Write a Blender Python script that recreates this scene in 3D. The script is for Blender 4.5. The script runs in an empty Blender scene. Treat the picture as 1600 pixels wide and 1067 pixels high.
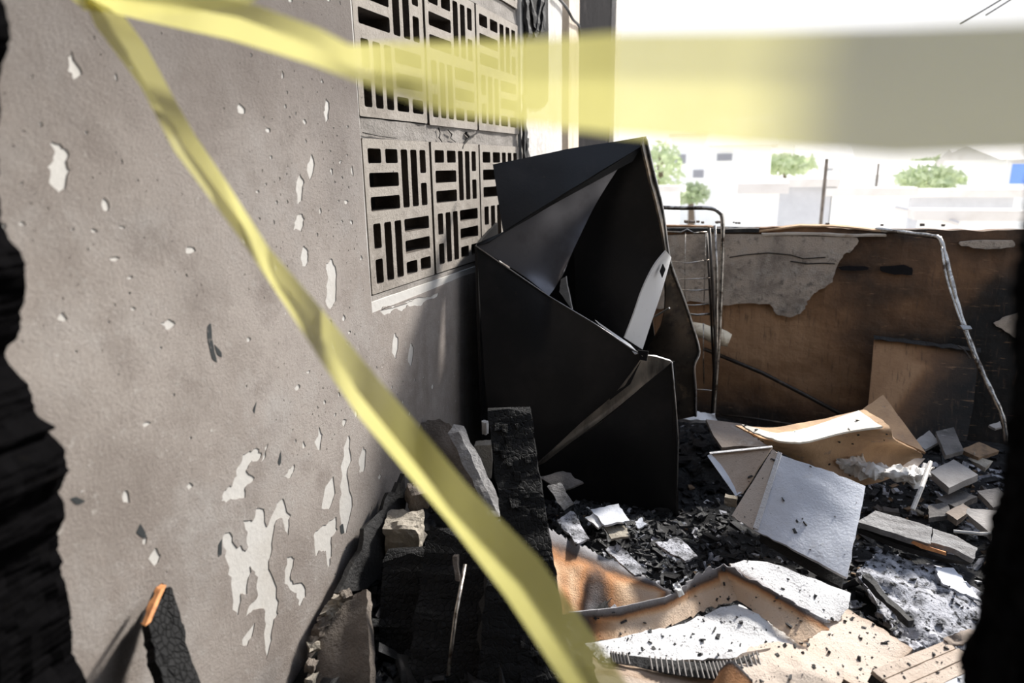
import bpy, bmesh, math, random
import numpy as np
from mathutils import Vector, Matrix, noise as mn
random.seed(7); rng = np.random.default_rng(7)
scn = bpy.context.scene
col = scn.collection
R = math.radians

# ------------------------------------------------------------------ camera
FPX, YAW, PITCH, ROLL = 1067.0, R(20.6), R(14.4), R(-0.9)
CAM = Vector((0, 0, 1.5))
fw = Vector((-math.sin(YAW)*math.cos(PITCH), math.cos(YAW)*math.cos(PITCH), -math.sin(PITCH)))
r0 = Vector((math.cos(YAW), math.sin(YAW), 0)); u0 = r0.cross(fw)
rt = r0*math.cos(ROLL)+u0*math.sin(ROLL); up = -r0*math.sin(ROLL)+u0*math.cos(ROLL)
cd = bpy.data.cameras.new('camera'); cam = bpy.data.objects.new('camera', cd); col.objects.link(cam)
M = Matrix((rt, up, -fw)).transposed().to_4x4(); M.translation = CAM
cam.matrix_world = M
cd.sensor_width = 36; cd.lens = 36*FPX/1600; cd.clip_start = 0.05; cd.clip_end = 500
cd.dof.use_dof = True; cd.dof.focus_distance = 2.5; cd.dof.aperture_fstop = 2.0
scn.camera = cam

# ------------------------------------------------------------------ sky, sun, exposure
w = bpy.data.worlds.new('sky'); scn.world = w; w.use_nodes = True
nt = w.node_tree; nt.nodes.clear()
wo = nt.nodes.new('ShaderNodeOutputWorld'); bg = nt.nodes.new('ShaderNodeBackground')
tc = nt.nodes.new('ShaderNodeTexCoord'); sx = nt.nodes.new('ShaderNodeSeparateXYZ'); rp = nt.nodes.new('ShaderNodeValToRGB')
rp.color_ramp.elements[0].position = 0.0; rp.color_ramp.elements[0].color = (1.0, 0.97, 0.93, 1)
rp.color_ramp.elements[1].position = 0.7; rp.color_ramp.elements[1].color = (0.44, 0.52, 0.68, 1)
nt.links.new(tc.outputs['Generated'], sx.inputs[0]); nt.links.new(sx.outputs['Z'], rp.inputs[0])
nt.links.new(rp.outputs[0], bg.inputs[0]); nt.links.new(bg.outputs[0], wo.inputs[0])
bg.inputs[1].default_value = 1.25
SUN_EL, SUN_AZ = R(38), R(31)          # azimuth measured from +Y (ahead) towards +X (right)
sd = Vector((math.cos(SUN_EL)*math.sin(SUN_AZ), math.cos(SUN_EL)*math.cos(SUN_AZ), math.sin(SUN_EL)))
sl = bpy.data.lights.new('sun', 'SUN'); sl.energy = 7.0; sl.angle = R(7); sl.color = (1, 0.96, 0.9)
so = bpy.data.objects.new('sun', sl); col.objects.link(so); so.rotation_euler = sd.to_track_quat('Z', 'Y').to_euler()
so.location = (6, 6, 8)
vs = scn.view_settings
scn.display_settings.display_device = 'sRGB'
vs.view_transform = 'Standard'; vs.look = 'None'; vs.gamma = 1; vs.use_curve_mapping = False; vs.exposure = 0.25

# ------------------------------------------------------------------ placing helpers: a pixel's ray met with a real plane
def ray(x, y): return fw*FPX + rt*(x-800) - up*(y-533.5)
def PY(x, y, Y): d = ray(x, y); return CAM + d*(Y/d.y)
def PZ(x, y, z): d = ray(x, y); return CAM + d*((z-1.5)/d.z)
def PX(x, y, X): d = ray(x, y); return CAM + d*(X/d.x)
def PD(x, y, D): return CAM + ray(x, y)*(D/FPX)

# ------------------------------------------------------------------ materials
def mat(name, c, rough=.8, metal=0, layers=(), bump=None, crack=None, attr=None, spec=None, transl=None, speck=None, film=0):
    m = bpy.data.materials.new(name); m.use_nodes = True
    t = m.node_tree; N = t.nodes; L = t.links
    b = N['Principled BSDF']; b.inputs['Roughness'].default_value = rough; b.inputs['Metallic'].default_value = metal
    if spec is not None: b.inputs['Specular IOR Level'].default_value = spec
    co = N.new('ShaderNodeTexCoord').outputs['Object']
    rgb = N.new('ShaderNodeRGB'); rgb.outputs[0].default_value = (*c, 1); cur = rgb.outputs[0]
    def nz(scale, detail=6, stretch=None, dist=0):
        v = co
        if stretch:
            mp = N.new('ShaderNodeMapping'); mp.inputs['Scale'].default_value = stretch; L.new(co, mp.inputs[0]); v = mp.outputs[0]
        n = N.new('ShaderNodeTexNoise'); n.inputs['Scale'].default_value = scale; n.inputs['Detail'].default_value = detail
        n.inputs['Roughness'].default_value = .65; n.inputs['Distortion'].default_value = dist
        L.new(v, n.inputs['Vector']); return n.outputs['Fac']
    def rng_(o, lo, hi):
        k = N.new('ShaderNodeMapRange'); k.inputs[1].default_value = lo; k.inputs[2].default_value = hi; L.new(o, k.inputs[0]); return k.outputs[0]
    def mix(f, a, c2):
        k = N.new('ShaderNodeMix'); k.data_type = 'RGBA'; L.new(f, k.inputs[0]); L.new(a, k.inputs[6])
        if isinstance(c2, tuple): k.inputs[7].default_value = (*c2, 1)
        else: L.new(c2, k.inputs[7])
        return k.outputs[2]
    if attr:                                        # burn: how charred a spot of a sheet is (real scorching of the sheet)
        a = N.new('ShaderNodeAttribute'); a.attribute_name = 'burn'
        ad = N.new('ShaderNodeMath'); ad.operation = 'MULTIPLY_ADD'; ad.inputs[1].default_value = .45; L.new(nz(9), ad.inputs[0])
        s = N.new('ShaderNodeMath'); s.operation = 'ADD'; L.new(a.outputs['Fac'], s.inputs[0]); ad.inputs[2].default_value = -.22; L.new(ad.outputs[0], s.inputs[1])
        cr = N.new('ShaderNodeValToRGB'); e = cr.color_ramp.elements
        e[0].position = attr[0][0]; e[0].color = (*attr[0][1], 1); e[1].position = attr[-1][0]; e[1].color = (*attr[-1][1], 1)
        for p, cc in attr[1:-1]:
            q = e.new(p); q.color = (*cc, 1)
        L.new(s.outputs[0], cr.inputs[0]); cur = cr.outputs[0]
    for ly in layers:
        scale, c2, lo, hi = ly[:4]; st = ly[4] if len(ly) > 4 else None
        cur = mix(rng_(nz(scale, stretch=st), lo, hi), cur, c2)
    if speck:                                        # (scale, colour, threshold)
        for scale, c2, th in speck:
            cur = mix(rng_(nz(scale, 3), th, th+.03), cur, c2)
    hts = []
    if crack:                                        # alligator charring
        v = N.new('ShaderNodeTexVoronoi'); v.feature = 'DISTANCE_TO_EDGE'; v.inputs['Scale'].default_value = crack[0]
        mp = N.new('ShaderNodeMapping'); mp.inputs['Scale'].default_value = crack[2] if len(crack) > 2 else (1, 1, 1); L.new(co, mp.inputs[0])
        L.new(mp.outputs[0], v.inputs['Vector'])
        k = rng_(v.outputs['Distance'], 0, .12); hts.append((k, crack[1]))
    if bump:
        for sc_, st_ in bump: hts.append((nz(sc_, 8), st_))
    prev = None
    for h, st_ in hts:
        bn = N.new('ShaderNodeBump'); bn.inputs['Strength'].default_value = min(1, st_); bn.inputs['Distance'].default_value = .012*max(1, st_)
        L.new(h, bn.inputs['Height'])
        if prev: L.new(prev, bn.inputs['Normal'])
        prev = bn.outputs[0]
    if prev: L.new(prev, b.inputs['Normal'])
    L.new(cur, b.inputs['Base Color'])
    if transl is not None:
        tr = N.new('ShaderNodeBsdfTranslucent'); L.new(cur, tr.inputs[0]); ms = N.new('ShaderNodeMixShader'); ms.inputs[0].default_value = transl
        L.new(b.outputs[0], ms.inputs[1]); L.new(tr.outputs[0], ms.inputs[2]); 
        tp = N.new('ShaderNodeBsdfTransparent'); m2 = N.new('ShaderNodeMixShader'); m2.inputs[0].default_value = film
        L.new(ms.outputs[0], m2.inputs[1]); L.new(tp.outputs[0], m2.inputs[2]); L.new(m2.outputs[0], N['Material Output'].inputs[0])
    return m

MT = {}
MT['plaster'] = mat('bare_plaster', (.56, .54, .51), .9, bump=[(60, .15)], layers=[(5, (.5, .47, .43), .45, .75)])
MT['paint'] = mat('sooty_paint', (.35, .31, .28), .85,
    layers=[(1.0, (.205, .172, .150), .42, .62), (2.4, (.37, .345, .325), .50, .72), (7, (.24, .205, .182), .50, .70), (38, (.38, .35, .32), .58, .74), (5, (.17, .14, .12), .60, .82, (1, 1, .22)), (90, (.20, .17, .15), .58, .74)],
    speck=[(60, (.52, .49, .46), .71), (26, (.44, .41, .385), .73)], bump=[(26, .10), (110, .22), (320, .25)])
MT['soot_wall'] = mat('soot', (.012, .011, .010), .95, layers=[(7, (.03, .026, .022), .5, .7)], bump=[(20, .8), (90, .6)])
MT['burnt_jamb'] = mat('burnt_jamb', (.0035, .0033, .0037), 1, layers=[(9, (.009, .008, .007), .62, .75)], bump=[(18, .3)], spec=.03)
MT['brownjamb'] = mat('scorched_brown_wood', (.10, .045, .016), .8, layers=[(9, (.03, .015, .008), .45, .7)], bump=[(30, .4)])
MT['breeze'] = mat('breeze_concrete', (.34, .305, .265), .95, layers=[(4, (.20, .172, .145), .45, .72), (30, (.40, .36, .32), .5, .75)],
    speck=[(75, (.06, .05, .045), .69)], bump=[(130, .35), (30, .25)])
MT['breezein'] = mat('dark_breeze_inside', (.085, .066, .050), .95, layers=[(12, (.04, .032, .026), .45, .7)], bump=[(60, .4)])
MT['mortar'] = mat('mortar', (.30, .275, .25), .95, layers=[(7, (.2, .18, .16), .45, .7)], bump=[(50, .6), (160, .4)])
MT['crackline'] = mat('crack_shadow', (.03, .026, .022), 1)
MT['scuff'] = mat('black_scuff', (.03, .034, .036), .9, layers=[(60, (.2, .18, .165), .55, .62)])
MT['parapet'] = mat('smoked_brown_wall', (.17, .092, .05), .85, attr=[(0, (.40, .235, .125)), (.28, (.27, .145, .07)), (.5, (.145, .078, .04)), (.75, (.04, .026, .017)), (1, (.010, .009, .008))],
    layers=[(16, (.09, .055, .035), .56, .74, (4, 1, .5)), (26, (.30, .18, .10), .62, .74, (.4, 1, 3))], bump=[(40, .35), (9, .3)])
MT['render'] = mat('grey_render', (.52, .43, .345), .9, layers=[(4, (.24, .20, .165), .45, .62), (11, (.50, .44, .375), .52, .68), (30, (.20, .17, .14), .55, .7)], bump=[(30, .6), (120, .4)])
MT['char'] = mat('charred_wood', (.009, .009, .0095), .75, spec=.25, layers=[(14, (.03, .029, .03), .58, .75)], crack=(60, .8, (1.2, 1.2, .9)), bump=[(60, .4)])
MT['charflat'] = mat('charred_board', (.014, .013, .013), .7, layers=[(10, (.05, .045, .04), .55, .75)], bump=[(25, .7), (90, .5)])
MT['coal'] = mat('charcoal', (.010, .010, .011), .36, layers=[(40, (.06, .06, .065), .5, .75)], bump=[(90, .7)])
MT['bed'] = mat('burnt_rubble', (.012, .0115, .012), .85, layers=[(22, (.05, .047, .045), .5, .68), (60, (.16, .15, .15), .66, .74)], bump=[(35, 1.0), (110, .8)])
MT['ash'] = mat('grey_ash', (.50, .50, .54), .9, layers=[(20, (.14, .14, .15), .46, .62), (55, (.02, .02, .021), .54, .62)], bump=[(70, .7)], crack=(60, .2))
MT['whiteash'] = mat('white_ash', (.74, .73, .73), .9, layers=[(14, (.55, .53, .52), .5, .75)], bump=[(60, .5)])
MT['brownbit'] = mat('brown_splinter', (.26, .17, .10), .8, layers=[(20, (.08, .055, .04), .45, .7)], bump=[(60, .5)])
MT['fridge'] = mat('blackened_sheet_steel', (.011, .0108, .0115), .42, .1, spec=.3, layers=[(5, (.022, .020, .020), .5, .75), (13, (.06, .045, .026), .66, .8), (45, (.05, .045, .04), .70, .76)], bump=[(4, .10), (90, .06)])
MT['fridgelit'] = mat('lit_scorched_steel', (.16, .155, .165), .32, .7, layers=[(4, (.09, .085, .085), .48, .72), (12, (.2, .18, .16), .66, .8)], bump=[(3, .06)])
MT['fridgebrown'] = mat('brown_mottled_steel', (.05, .042, .034), .36, .6, layers=[(5, (.30, .22, .14), .54, .70), (16, (.012, .011, .011), .5, .7)], bump=[(6, .25)])  # brown and black mottling over dark steel
MT['fridgegold'] = mat('pale_gold_steel', (.30, .27, .23), .38, .75, layers=[(9, (.05, .045, .042), .42, .65, (1, 1, .3)), (40, (.3, .24, .13), .66, .74)], bump=[(30, .25)])  # paler gold steel for the folded edge
MT['whitestrip'] = mat('white_enamel', (.80, .80, .80), .4, layers=[(30, (.55, .54, .53), .6, .75)])
MT['rim'] = mat('bare_steel_edge', (.35, .34, .33), .35, .8, layers=[(30, (.1, .09, .08), .5, .7)])
MT['steel'] = mat('sooty_chrome', (.55, .51, .46), .28, .9, layers=[(18, (.08, .06, .045), .45, .62), (45, (.5, .47, .42), .55, .7)], bump=[(50, .2)])
MT['darksteel'] = mat('blackened_tube', (.05, .042, .036), .45, .6, layers=[(16, (.13, .1, .075), .55, .7)])
MT['zinc'] = mat('galvanised_tube', (.45, .42, .38), .25, .95, layers=[(14, (.07, .052, .04), .46, .62), (40, (.6, .57, .52), .5, .7)], bump=[(30, .35)])
BURN = [(0.0, (.78, .60, .45)), (.20, (.72, .48, .30)), (.42, (.48, .23, .10)), (.60, (.10, .065, .05)), (.78, (.17, .16, .165)), (1.0, (.32, .31, .32))]
MT['burnt'] = mat('scorched_fibreboard', (.5, .3, .16), .9, attr=BURN, bump=[(40, .3), (180, .4)], speck=[(120, (.12, .09, .07), .70)])
BEIGE = [(0.0, (.66, .57, .49)), (.3, (.60, .49, .40)), (.5, (.36, .25, .17)), (.68, (.10, .08, .065)), (1.0, (.24, .22, .21))]
MT['beige'] = mat('ashy_beige_board', (.6, .5, .42), .9, attr=BEIGE, bump=[(40, .35), (180, .4)], speck=[(70, (.10, .09, .085), .68), (24, (.2, .17, .15), .72)])
MT['whiteboard'] = mat('white_ashed_sheet', (.80, .79, .79), .9, layers=[(8, (.62, .60, .60), .52, .72)], bump=[(30, .4), (120, .4)], speck=[(45, (.10, .10, .10), .665), (100, (.2, .19, .18), .68)])
MT['bluewhite'] = mat('ash_whitened_panel', (.70, .72, .78), .45, layers=[(3, (.58, .60, .66), .45, .7), (14, (.68, .68, .70), .58, .72), (6, (.42, .41, .42), .62, .75)], bump=[(20, .25), (140, .2)], speck=[(60, (.1, .1, .1), .72)])
MT['browntop'] = mat('grey_brown_board', (.30, .24, .195), .85, layers=[(6, (.20, .155, .125), .45, .7), (22, (.37, .33, .29), .55, .72)], bump=[(40, .4)], speck=[(60, (.05, .04, .04), .69)])
MT['tan'] = mat('orange_brown_board', (.54, .35, .20), .85, layers=[(5, (.33, .21, .13), .45, .7), (16, (.24, .2, .18), .6, .75)], bump=[(40, .35)], speck=[(60, (.05, .04, .04), .71)])
MT['sunpatch'] = mat('painted_sun_patch', (.84, .77, .66), .8, layers=[(9, (.70, .60, .48), .58, .75)], bump=[(40, .2)])
MT['darktan'] = mat('dark_brown_board', (.16, .085, .036), .85, layers=[(5, (.09, .05, .025), .45, .7)], bump=[(40, .3)])
MT['greytile'] = mat('grey_stone_tile', (.36, .335, .315), .9, layers=[(9, (.25, .23, .215), .45, .7)], bump=[(60, .4)])
MT['darktile'] = mat('smoked_tile', (.17, .155, .145), .9, layers=[(9, (.08, .075, .07), .45, .7), (30, (.3, .28, .26), .6, .72)], bump=[(50, .6)])
MT['cement'] = mat('broken_cement', (.42, .375, .31), .95, layers=[(12, (.28, .245, .2), .45, .7)], bump=[(35, 1.0), (120, .6)])
MT['cementdark'] = mat('smoked_cement', (.22, .185, .155), .95, layers=[(7, (.10, .08, .065), .45, .68)], bump=[(30, .8), (120, .5)])
MT['greyplank'] = mat('ash_grey_plank', (.30, .29, .285), .85, layers=[(8, (.15, .14, .135), .45, .7, (1, 4, 1)), (30, (.42, .41, .40), .56, .7)], bump=[(30, .5), (120, .4)], crack=(22, .12))
MT['freshwood'] = mat('raw_orange_wood', (.62, .27, .10), .75, layers=[(30, (.35, .13, .05), .5, .7, (1, 1, .15))], bump=[(60, .3)])
MT['cloth'] = mat('white_cloth', (.72, .69, .65), .9, layers=[(14, (.42, .36, .30), .6, .75)], bump=[(50, .4)])
MT['cream'] = mat('scorched_cream_foam', (.90, .80, .62), .85, layers=[(12, (.45, .33, .2), .55, .72)], bump=[(30, .6)])
MT['post'] = mat('old_white_paint', (.55, .53, .505), .85, layers=[(5, (.42, .38, .34), .48, .7, (2, 2, .3)), (30, (.78, .77, .75), .55, .7)], bump=[(30, .5)])
MT['creampost'] = mat('cream_timber', (.58, .50, .41), .85, layers=[(6, (.38, .29, .21), .5, .7, (2, 2, .2))], bump=[(30, .4)])
MT['darkdoor'] = mat('blackened_door', (.018, .017, .018), 1, spec=.05, layers=[(6, (.035, .032, .032), .55, .75)], bump=[(14, .5)])
MT['floorm'] = mat('sooty_screed', (.03, .028, .027), .95, layers=[(8, (.07, .065, .06), .5, .7)], bump=[(30, .6)])
MT['tape'] = mat('yellow_barrier_tape', (.83, .79, .36), .4, layers=[(7, (.77, .73, .31), .5, .7)], transl=.62, film=.40)
MT['cable'] = mat('black_cable', (.01, .01, .011), .5)
MT['hw'] = mat('white_house_wall', (.94, .935, .92), .9, layers=[(.6, (.88, .87, .86), .5, .7)])
MT['hg'] = mat('grey_block_wall', (.62, .62, .64), .95, layers=[(1.2, (.50, .50, .52), .45, .7)], bump=[(5, .5)])
MT['hroof'] = mat('weathered_roof', (.82, .78, .74), .9, layers=[(2, (.72, .67, .62), .45, .7)])
MT['hwin'] = mat('dark_window', (.30, .30, .33), .3)
MT['hblue'] = mat('blue_shutter', (.20, .36, .85), .6)
MT['leaf'] = mat('foliage', (.62, .68, .46), .8, layers=[(3, (.48, .57, .34), .45, .65)], transl=.5)
MT['trunk'] = mat('bark', (.16, .12, .09), .9, bump=[(20, .6)])
MT['groundm'] = mat('dusty_ground', (.86, .83, .79), .95, layers=[(.5, (.7, .72, .6), .5, .68)])

def darken_top(m, z0, z1, c):  # darkens the base colour towards the top, with a noisy edge
    t = m.node_tree; N = t.nodes; L = t.links; b = N['Principled BSDF']
    src = b.inputs['Base Color'].links[0].from_socket
    co = N.new('ShaderNodeTexCoord'); sp = N.new('ShaderNodeSeparateXYZ'); L.new(co.outputs['Object'], sp.inputs[0])
    nz = N.new('ShaderNodeTexNoise'); nz.inputs['Scale'].default_value = 1.7; nz.inputs['Detail'].default_value = 7; nz.inputs['Roughness'].default_value = .65; L.new(co.outputs['Object'], nz.inputs['Vector'])
    ad = N.new('ShaderNodeMath'); ad.operation = 'MULTIPLY_ADD'; ad.inputs[1].default_value = 1.1; L.new(nz.outputs['Fac'], ad.inputs[0]); L.new(sp.outputs['Z'], ad.inputs[2])
    mr = N.new('ShaderNodeMapRange'); mr.interpolation_type = 'SMOOTHSTEP'; mr.inputs[1].default_value = z0+.55; mr.inputs[2].default_value = z1+.55; mr.inputs[4].default_value = .8; L.new(ad.outputs[0], mr.inputs[0])
    mx = N.new('ShaderNodeMix'); mx.data_type = 'RGBA'; mx.blend_type = 'MIX'; L.new(mr.outputs[0], mx.inputs[0]); L.new(src, mx.inputs[6]); mx.inputs[7].default_value = (*c, 1)
    L.new(mx.outputs[2], b.inputs['Base Color'])
darken_top(MT['paint'], 1.0, 2.0, (.105, .085, .074))

# ------------------------------------------------------------------ object helpers
def tag(o, label, cat, group=None, kind=None):
    o['label'] = label; o['category'] = cat
    if group: o['group'] = group
    if kind: o['kind'] = kind
    return o
def struct(o): o['kind'] = 'structure'; return o
def stuff(o, label=None, cat=None):
    o['kind'] = 'stuff'
    if label: o['label'] = label; o['category'] = cat
    return o
def root(name, loc):
    o = bpy.data.objects.new(name, None); o.empty_display_size = .05; o.location = loc; col.objects.link(o); return o
def mesh(name, v, f, m, parent=None, smooth=False, burn=None, mats=None, midx=None):
    v = np.array([tuple(p) for p in v], float)
    lo, hi = v.min(0), v.max(0); org = Vector(((lo[0]+hi[0])/2, (lo[1]+hi[1])/2, lo[2]))
    me = bpy.data.meshes.new(name); me.from_pydata([tuple(p) for p in (v-np.array(org))], [], f)
    for k in ([m] if mats is None else mats): me.materials.append(k)
    if midx is not None: me.polygons.foreach_set('material_index', midx)
    if smooth: me.polygons.foreach_set('use_smooth', [True]*len(me.polygons))
    if burn is not None:
        a = me.attributes.new('burn', 'FLOAT', 'POINT'); a.data.foreach_set('value', [float(x) for x in burn])
    me.update()
    o = bpy.data.objects.new(name, me); col.objects.link(o)
    if parent is not None:
        o.parent = parent; o.location = org - world_loc(parent)
    else: o.location = org
    return o
def world_loc(o):
    l = o.location.copy(); p = o.parent
    while p: l += p.location; p = p.parent
    return l
class MB:
    def __init__(s): s.v = []; s.f = []
    def add(s, v, f):
        n = len(s.v); s.v += [Vector(p) for p in v]; s.f += [tuple(i+n for i in q) for q in f]; return s
    def box(s, lo, hi):
        x0, y0, z0 = lo; x1, y1, z1 = hi
        v = [(x0,y0,z0),(x1,y0,z0),(x1,y1,z0),(x0,y1,z0),(x0,y0,z1),(x1,y0,z1),(x1,y1,z1),(x0,y1,z1)]
        return s.add(v, BOXF)
    def tube(s, pts, r, n=8):
        pts = [Vector(p) for p in pts]; rings = []; a = None
        for i, p in enumerate(pts):
            t = (pts[min(i+1, len(pts)-1)]-pts[max(i-1, 0)]).normalized()
            if a is None: a = t.orthogonal().normalized()
            else: a = (a - t*a.dot(t)).normalized()
            b = t.cross(a); rr = r[i] if isinstance(r, (list, tuple)) else r
            rings.append([p+(a*math.cos(2*math.pi*k/n)+b*math.sin(2*math.pi*k/n))*rr for k in range(n)])
        v = [q for g in rings for q in g]; f = []
        for i in range(len(pts)-1):
            for k in range(n): f.append((i*n+k, i*n+(k+1) % n, (i+1)*n+(k+1) % n, (i+1)*n+k))
        f.append(tuple(range(n))[::-1]); f.append(tuple((len(pts)-1)*n+k for k in range(n)))
        return s.add(v, f)
    def obj(s, name, m, parent=None, smooth=False): return mesh(name, s.v, s.f, m, parent, smooth)
BOXF = [(0,3,2,1),(4,5,6,7),(0,1,5,4),(1,2,6,5),(2,3,7,6),(3,0,4,7)]
def crv(pts, per=6):                                 # Catmull-Rom through points
    pts = [Vector(p) for p in pts]; out = []
    for i in range(len(pts)-1):
        p0 = pts[max(i-1, 0)]; p1 = pts[i]; p2 = pts[i+1]; p3 = pts[min(i+2, len(pts)-1)]
        for k in range(per):
            t = k/per
            out.append(.5*((2*p1)+(p2-p0)*t+(2*p0-5*p1+4*p2-p3)*t*t+(3*p1-p0-3*p2+p3)*t**3))
    out.append(pts[-1]); return out
def lin(pts, per=6):
    pts = [Vector(p) for p in pts]; out = []
    for i in range(len(pts)-1):
        for k in range(per): out.append(pts[i].lerp(pts[i+1], k/per))
    out.append(pts[-1]); return out
def nz3(p, s, seed=0): return mn.noise(Vector(p)*s+Vector((seed*7.3, seed*3.1, seed*1.7)))

SURF = []                                            # sampled tops of sheets, for flakes lying on them
def sheet(name, grid, th, m, parent=None, per=6, mode='lin', rough=0., jag=0., seed=0, burn=None, smooth=True, scatter=0, sides=True, rs=7):
    f = lin if mode == 'lin' else crv
    rows = [f(r, per) for r in grid]
    cols = [f([r[j] for r in rows], per) for j in range(len(rows[0]))]
    nj, ni = len(cols), len(cols[0])
    P = [[cols[j][i].copy() for j in range(nj)] for i in range(ni)]
    nrm = [[None]*nj for _ in range(ni)]
    for i in range(ni):
        for j in range(nj):
            a = P[min(i+1, ni-1)][j]-P[max(i-1, 0)][j]; b = P[i][min(j+1, nj-1)]-P[i][max(j-1, 0)]
            n = b.cross(a)
            n = n.normalized() if n.length > 1e-9 else Vector((0, 0, 1))
            nrm[i][j] = n
    s = 0                                            # outer face looks towards the camera
    for i in range(ni):
        for j in range(nj): s += nrm[i][j].dot((CAM-P[i][j]).normalized())
    sg = 1 if s > 0 else -1
    for i in range(ni):
        for j in range(nj):
            p = P[i][j]; n = nrm[i][j]*sg; q = p.copy()
            if rough: p = p + n*rough*(nz3(q, rs, seed)+.5*nz3(q, rs*3, seed+1))
            if jag and (i in (0, ni-1) or j in (0, nj-1)):
                c = P[ni//2][nj//2]-q
                c = c - n*c.dot(n)
                if c.length > 1e-6: p = p + c.normalized()*jag*(nz3(q, 45, seed+3)+.8*nz3(q, 120, seed+4))
            P[i][j] = p; nrm[i][j] = n
    top = [P[i][j] for i in range(ni) for j in range(nj)]
    bot = [P[i][j]-nrm[i][j]*th for i in range(ni) for j in range(nj)]
    K = ni*nj; F = []
    def idx(i, j): return i*nj+j
    for i in range(ni-1):
        for j in range(nj-1):
            q = (idx(i,j), idx(i,j+1), idx(i+1,j+1), idx(i+1,j))
            if sg > 0: q = q[::-1]
            F.append(q); F.append(tuple(K+k for k in q[::-1]))
    ring = [idx(0,j) for j in range(nj)]+[idx(i,nj-1) for i in range(1,ni)]+[idx(ni-1,j) for j in range(nj-2,-1,-1)]+[idx(i,0) for i in range(ni-2,0,-1)]
    for a, b in zip(ring, ring[1:]+ring[:1]):
        F.append((a, b, K+b, K+a) if sg < 0 else (b, a, K+a, K+b))
    bb = None
    if burn:
        bb = [burn(j/(nj-1), i/(ni-1)) for i in range(ni) for j in range(nj)]*2
    o = mesh(name, top+bot, F, m, parent, False, bb)
    if smooth:
        me = o.data
        me.polygons.foreach_set('use_smooth', [True]*len(me.polygons)); me.set_sharp_from_angle(angle=R(38))
    for _ in range(scatter):
        i = random.randrange(ni-1); j = random.randrange(nj-1); u, v = random.random(), random.random()
        p = P[i][j].lerp(P[i][j+1], u).lerp(P[i+1][j].lerp(P[i+1][j+1], u), v); SURF.append((p, nrm[i][j]))
    return o
def beam(name, p0, p1, wv, tv, m, parent=None, n=10, rough=.004, taper=1, seed=0, smooth=False, jagend=.0):
    """a plank or post from p0 to p1; wv / tv are its half width and half thickness as vectors"""
    p0, p1, wv, tv = map(Vector, (p0, p1, wv, tv)); V = []; F = []
    prof = [(-1,-1),(0,-1),(1,-1),(1,0),(1,1),(0,1),(-1,1),(-1,0)]
    for i in range(n+1):
        t = i/n; c = p0.lerp(p1, t); s = 1+(taper-1)*t
        for a, b in prof:
            q = c+wv*a*s+tv*b*s
            q += Vector((nz3(q, 25, seed), nz3(q, 25, seed+1), nz3(q, 25, seed+2)))*rough*2
            if i == n and jagend: q += (p1-p0).normalized()*jagend*nz3(q, 60, seed+5)
            V.append(q)
    for i in range(n):
        for k in range(8): F.append((i*8+k, i*8+(k+1) % 8, (i+1)*8+(k+1) % 8, (i+1)*8+k))
    F.append(tuple(range(8))[::-1]); F.append(tuple(n*8+k for k in range(8)))
    return mesh(name, V, F, m, parent, smooth)
def rock(name, c, r, m, parent=None, seed=0, sub=2, rough=.25, rot=0):
    """lumpy broken block: a subdivided box pushed about"""
    bm = bmesh.new(); bmesh.ops.create_cube(bm, size=2)
    bmesh.ops.subdivide_edges(bm, edges=bm.edges[:], cuts=sub*2, use_grid_fill=True)
    Rm = Matrix.Rotation(rot, 3, 'Z') @ Matrix.Rotation(rot*.6, 3, 'X')
    for v in bm.verts:
        n = mn.noise(v.co*1.4+Vector((seed*5.1, seed, 0))); n2 = mn.noise(v.co*4+Vector((seed, 0, seed)))
        v.co = v.co*(1+rough*n+rough*.5*n2)*(.93 if max(abs(v.co.x), abs(v.co.y)) > .95 and abs(v.co.z) > .95 else 1)
        v.co = Rm @ Vector((v.co.x*r[0], v.co.y*r[1], v.co.z*r[2])) + Vector(c)
    bmesh.ops.recalc_face_normals(bm, faces=bm.faces[:])
    bm.verts.index_update()
    V = [v.co.copy() for v in bm.verts]; F = [tuple(v.index for v in f.verts) for f in bm.faces]; bm.free()
    return mesh(name, V, F, m, parent)
def flat_poly(name, loops, to3, depth, m, parent=None, res=1):
    """a 2-D outline with holes, extruded: loops of (u, v); to3(u, v, d) gives the point"""
    cu = bpy.data.curves.new('tmp', 'CURVE'); cu.dimensions = '2D'; cu.fill_mode = 'BOTH'; cu.extrude = .5
    for lp in loops:
        s = cu.splines.new('POLY'); s.points.add(len(lp)-1); s.use_cyclic_u = True
        for i, (a, b) in enumerate(lp): s.points[i].co = (a, b, 0, 1)
    ob = bpy.data.objects.new('tmp', cu); col.objects.link(ob)
    me = bpy.data.meshes.new_from_object(ob)
    bm = bmesh.new(); bm.from_mesh(me); bmesh.ops.remove_doubles(bm, verts=bm.verts[:], dist=1e-5); bmesh.ops.recalc_face_normals(bm, faces=bm.faces[:])
    bm.verts.index_update()
    V = [to3(v.co.x, v.co.y, (v.co.z+.5)*depth) for v in bm.verts]; F = [tuple(v.index for v in f.verts) for f in bm.faces]
    bm.free(); bpy.data.objects.remove(ob); bpy.data.curves.remove(cu); bpy.data.meshes.remove(me)
    return mesh(name, V, F, m, parent)
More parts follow.
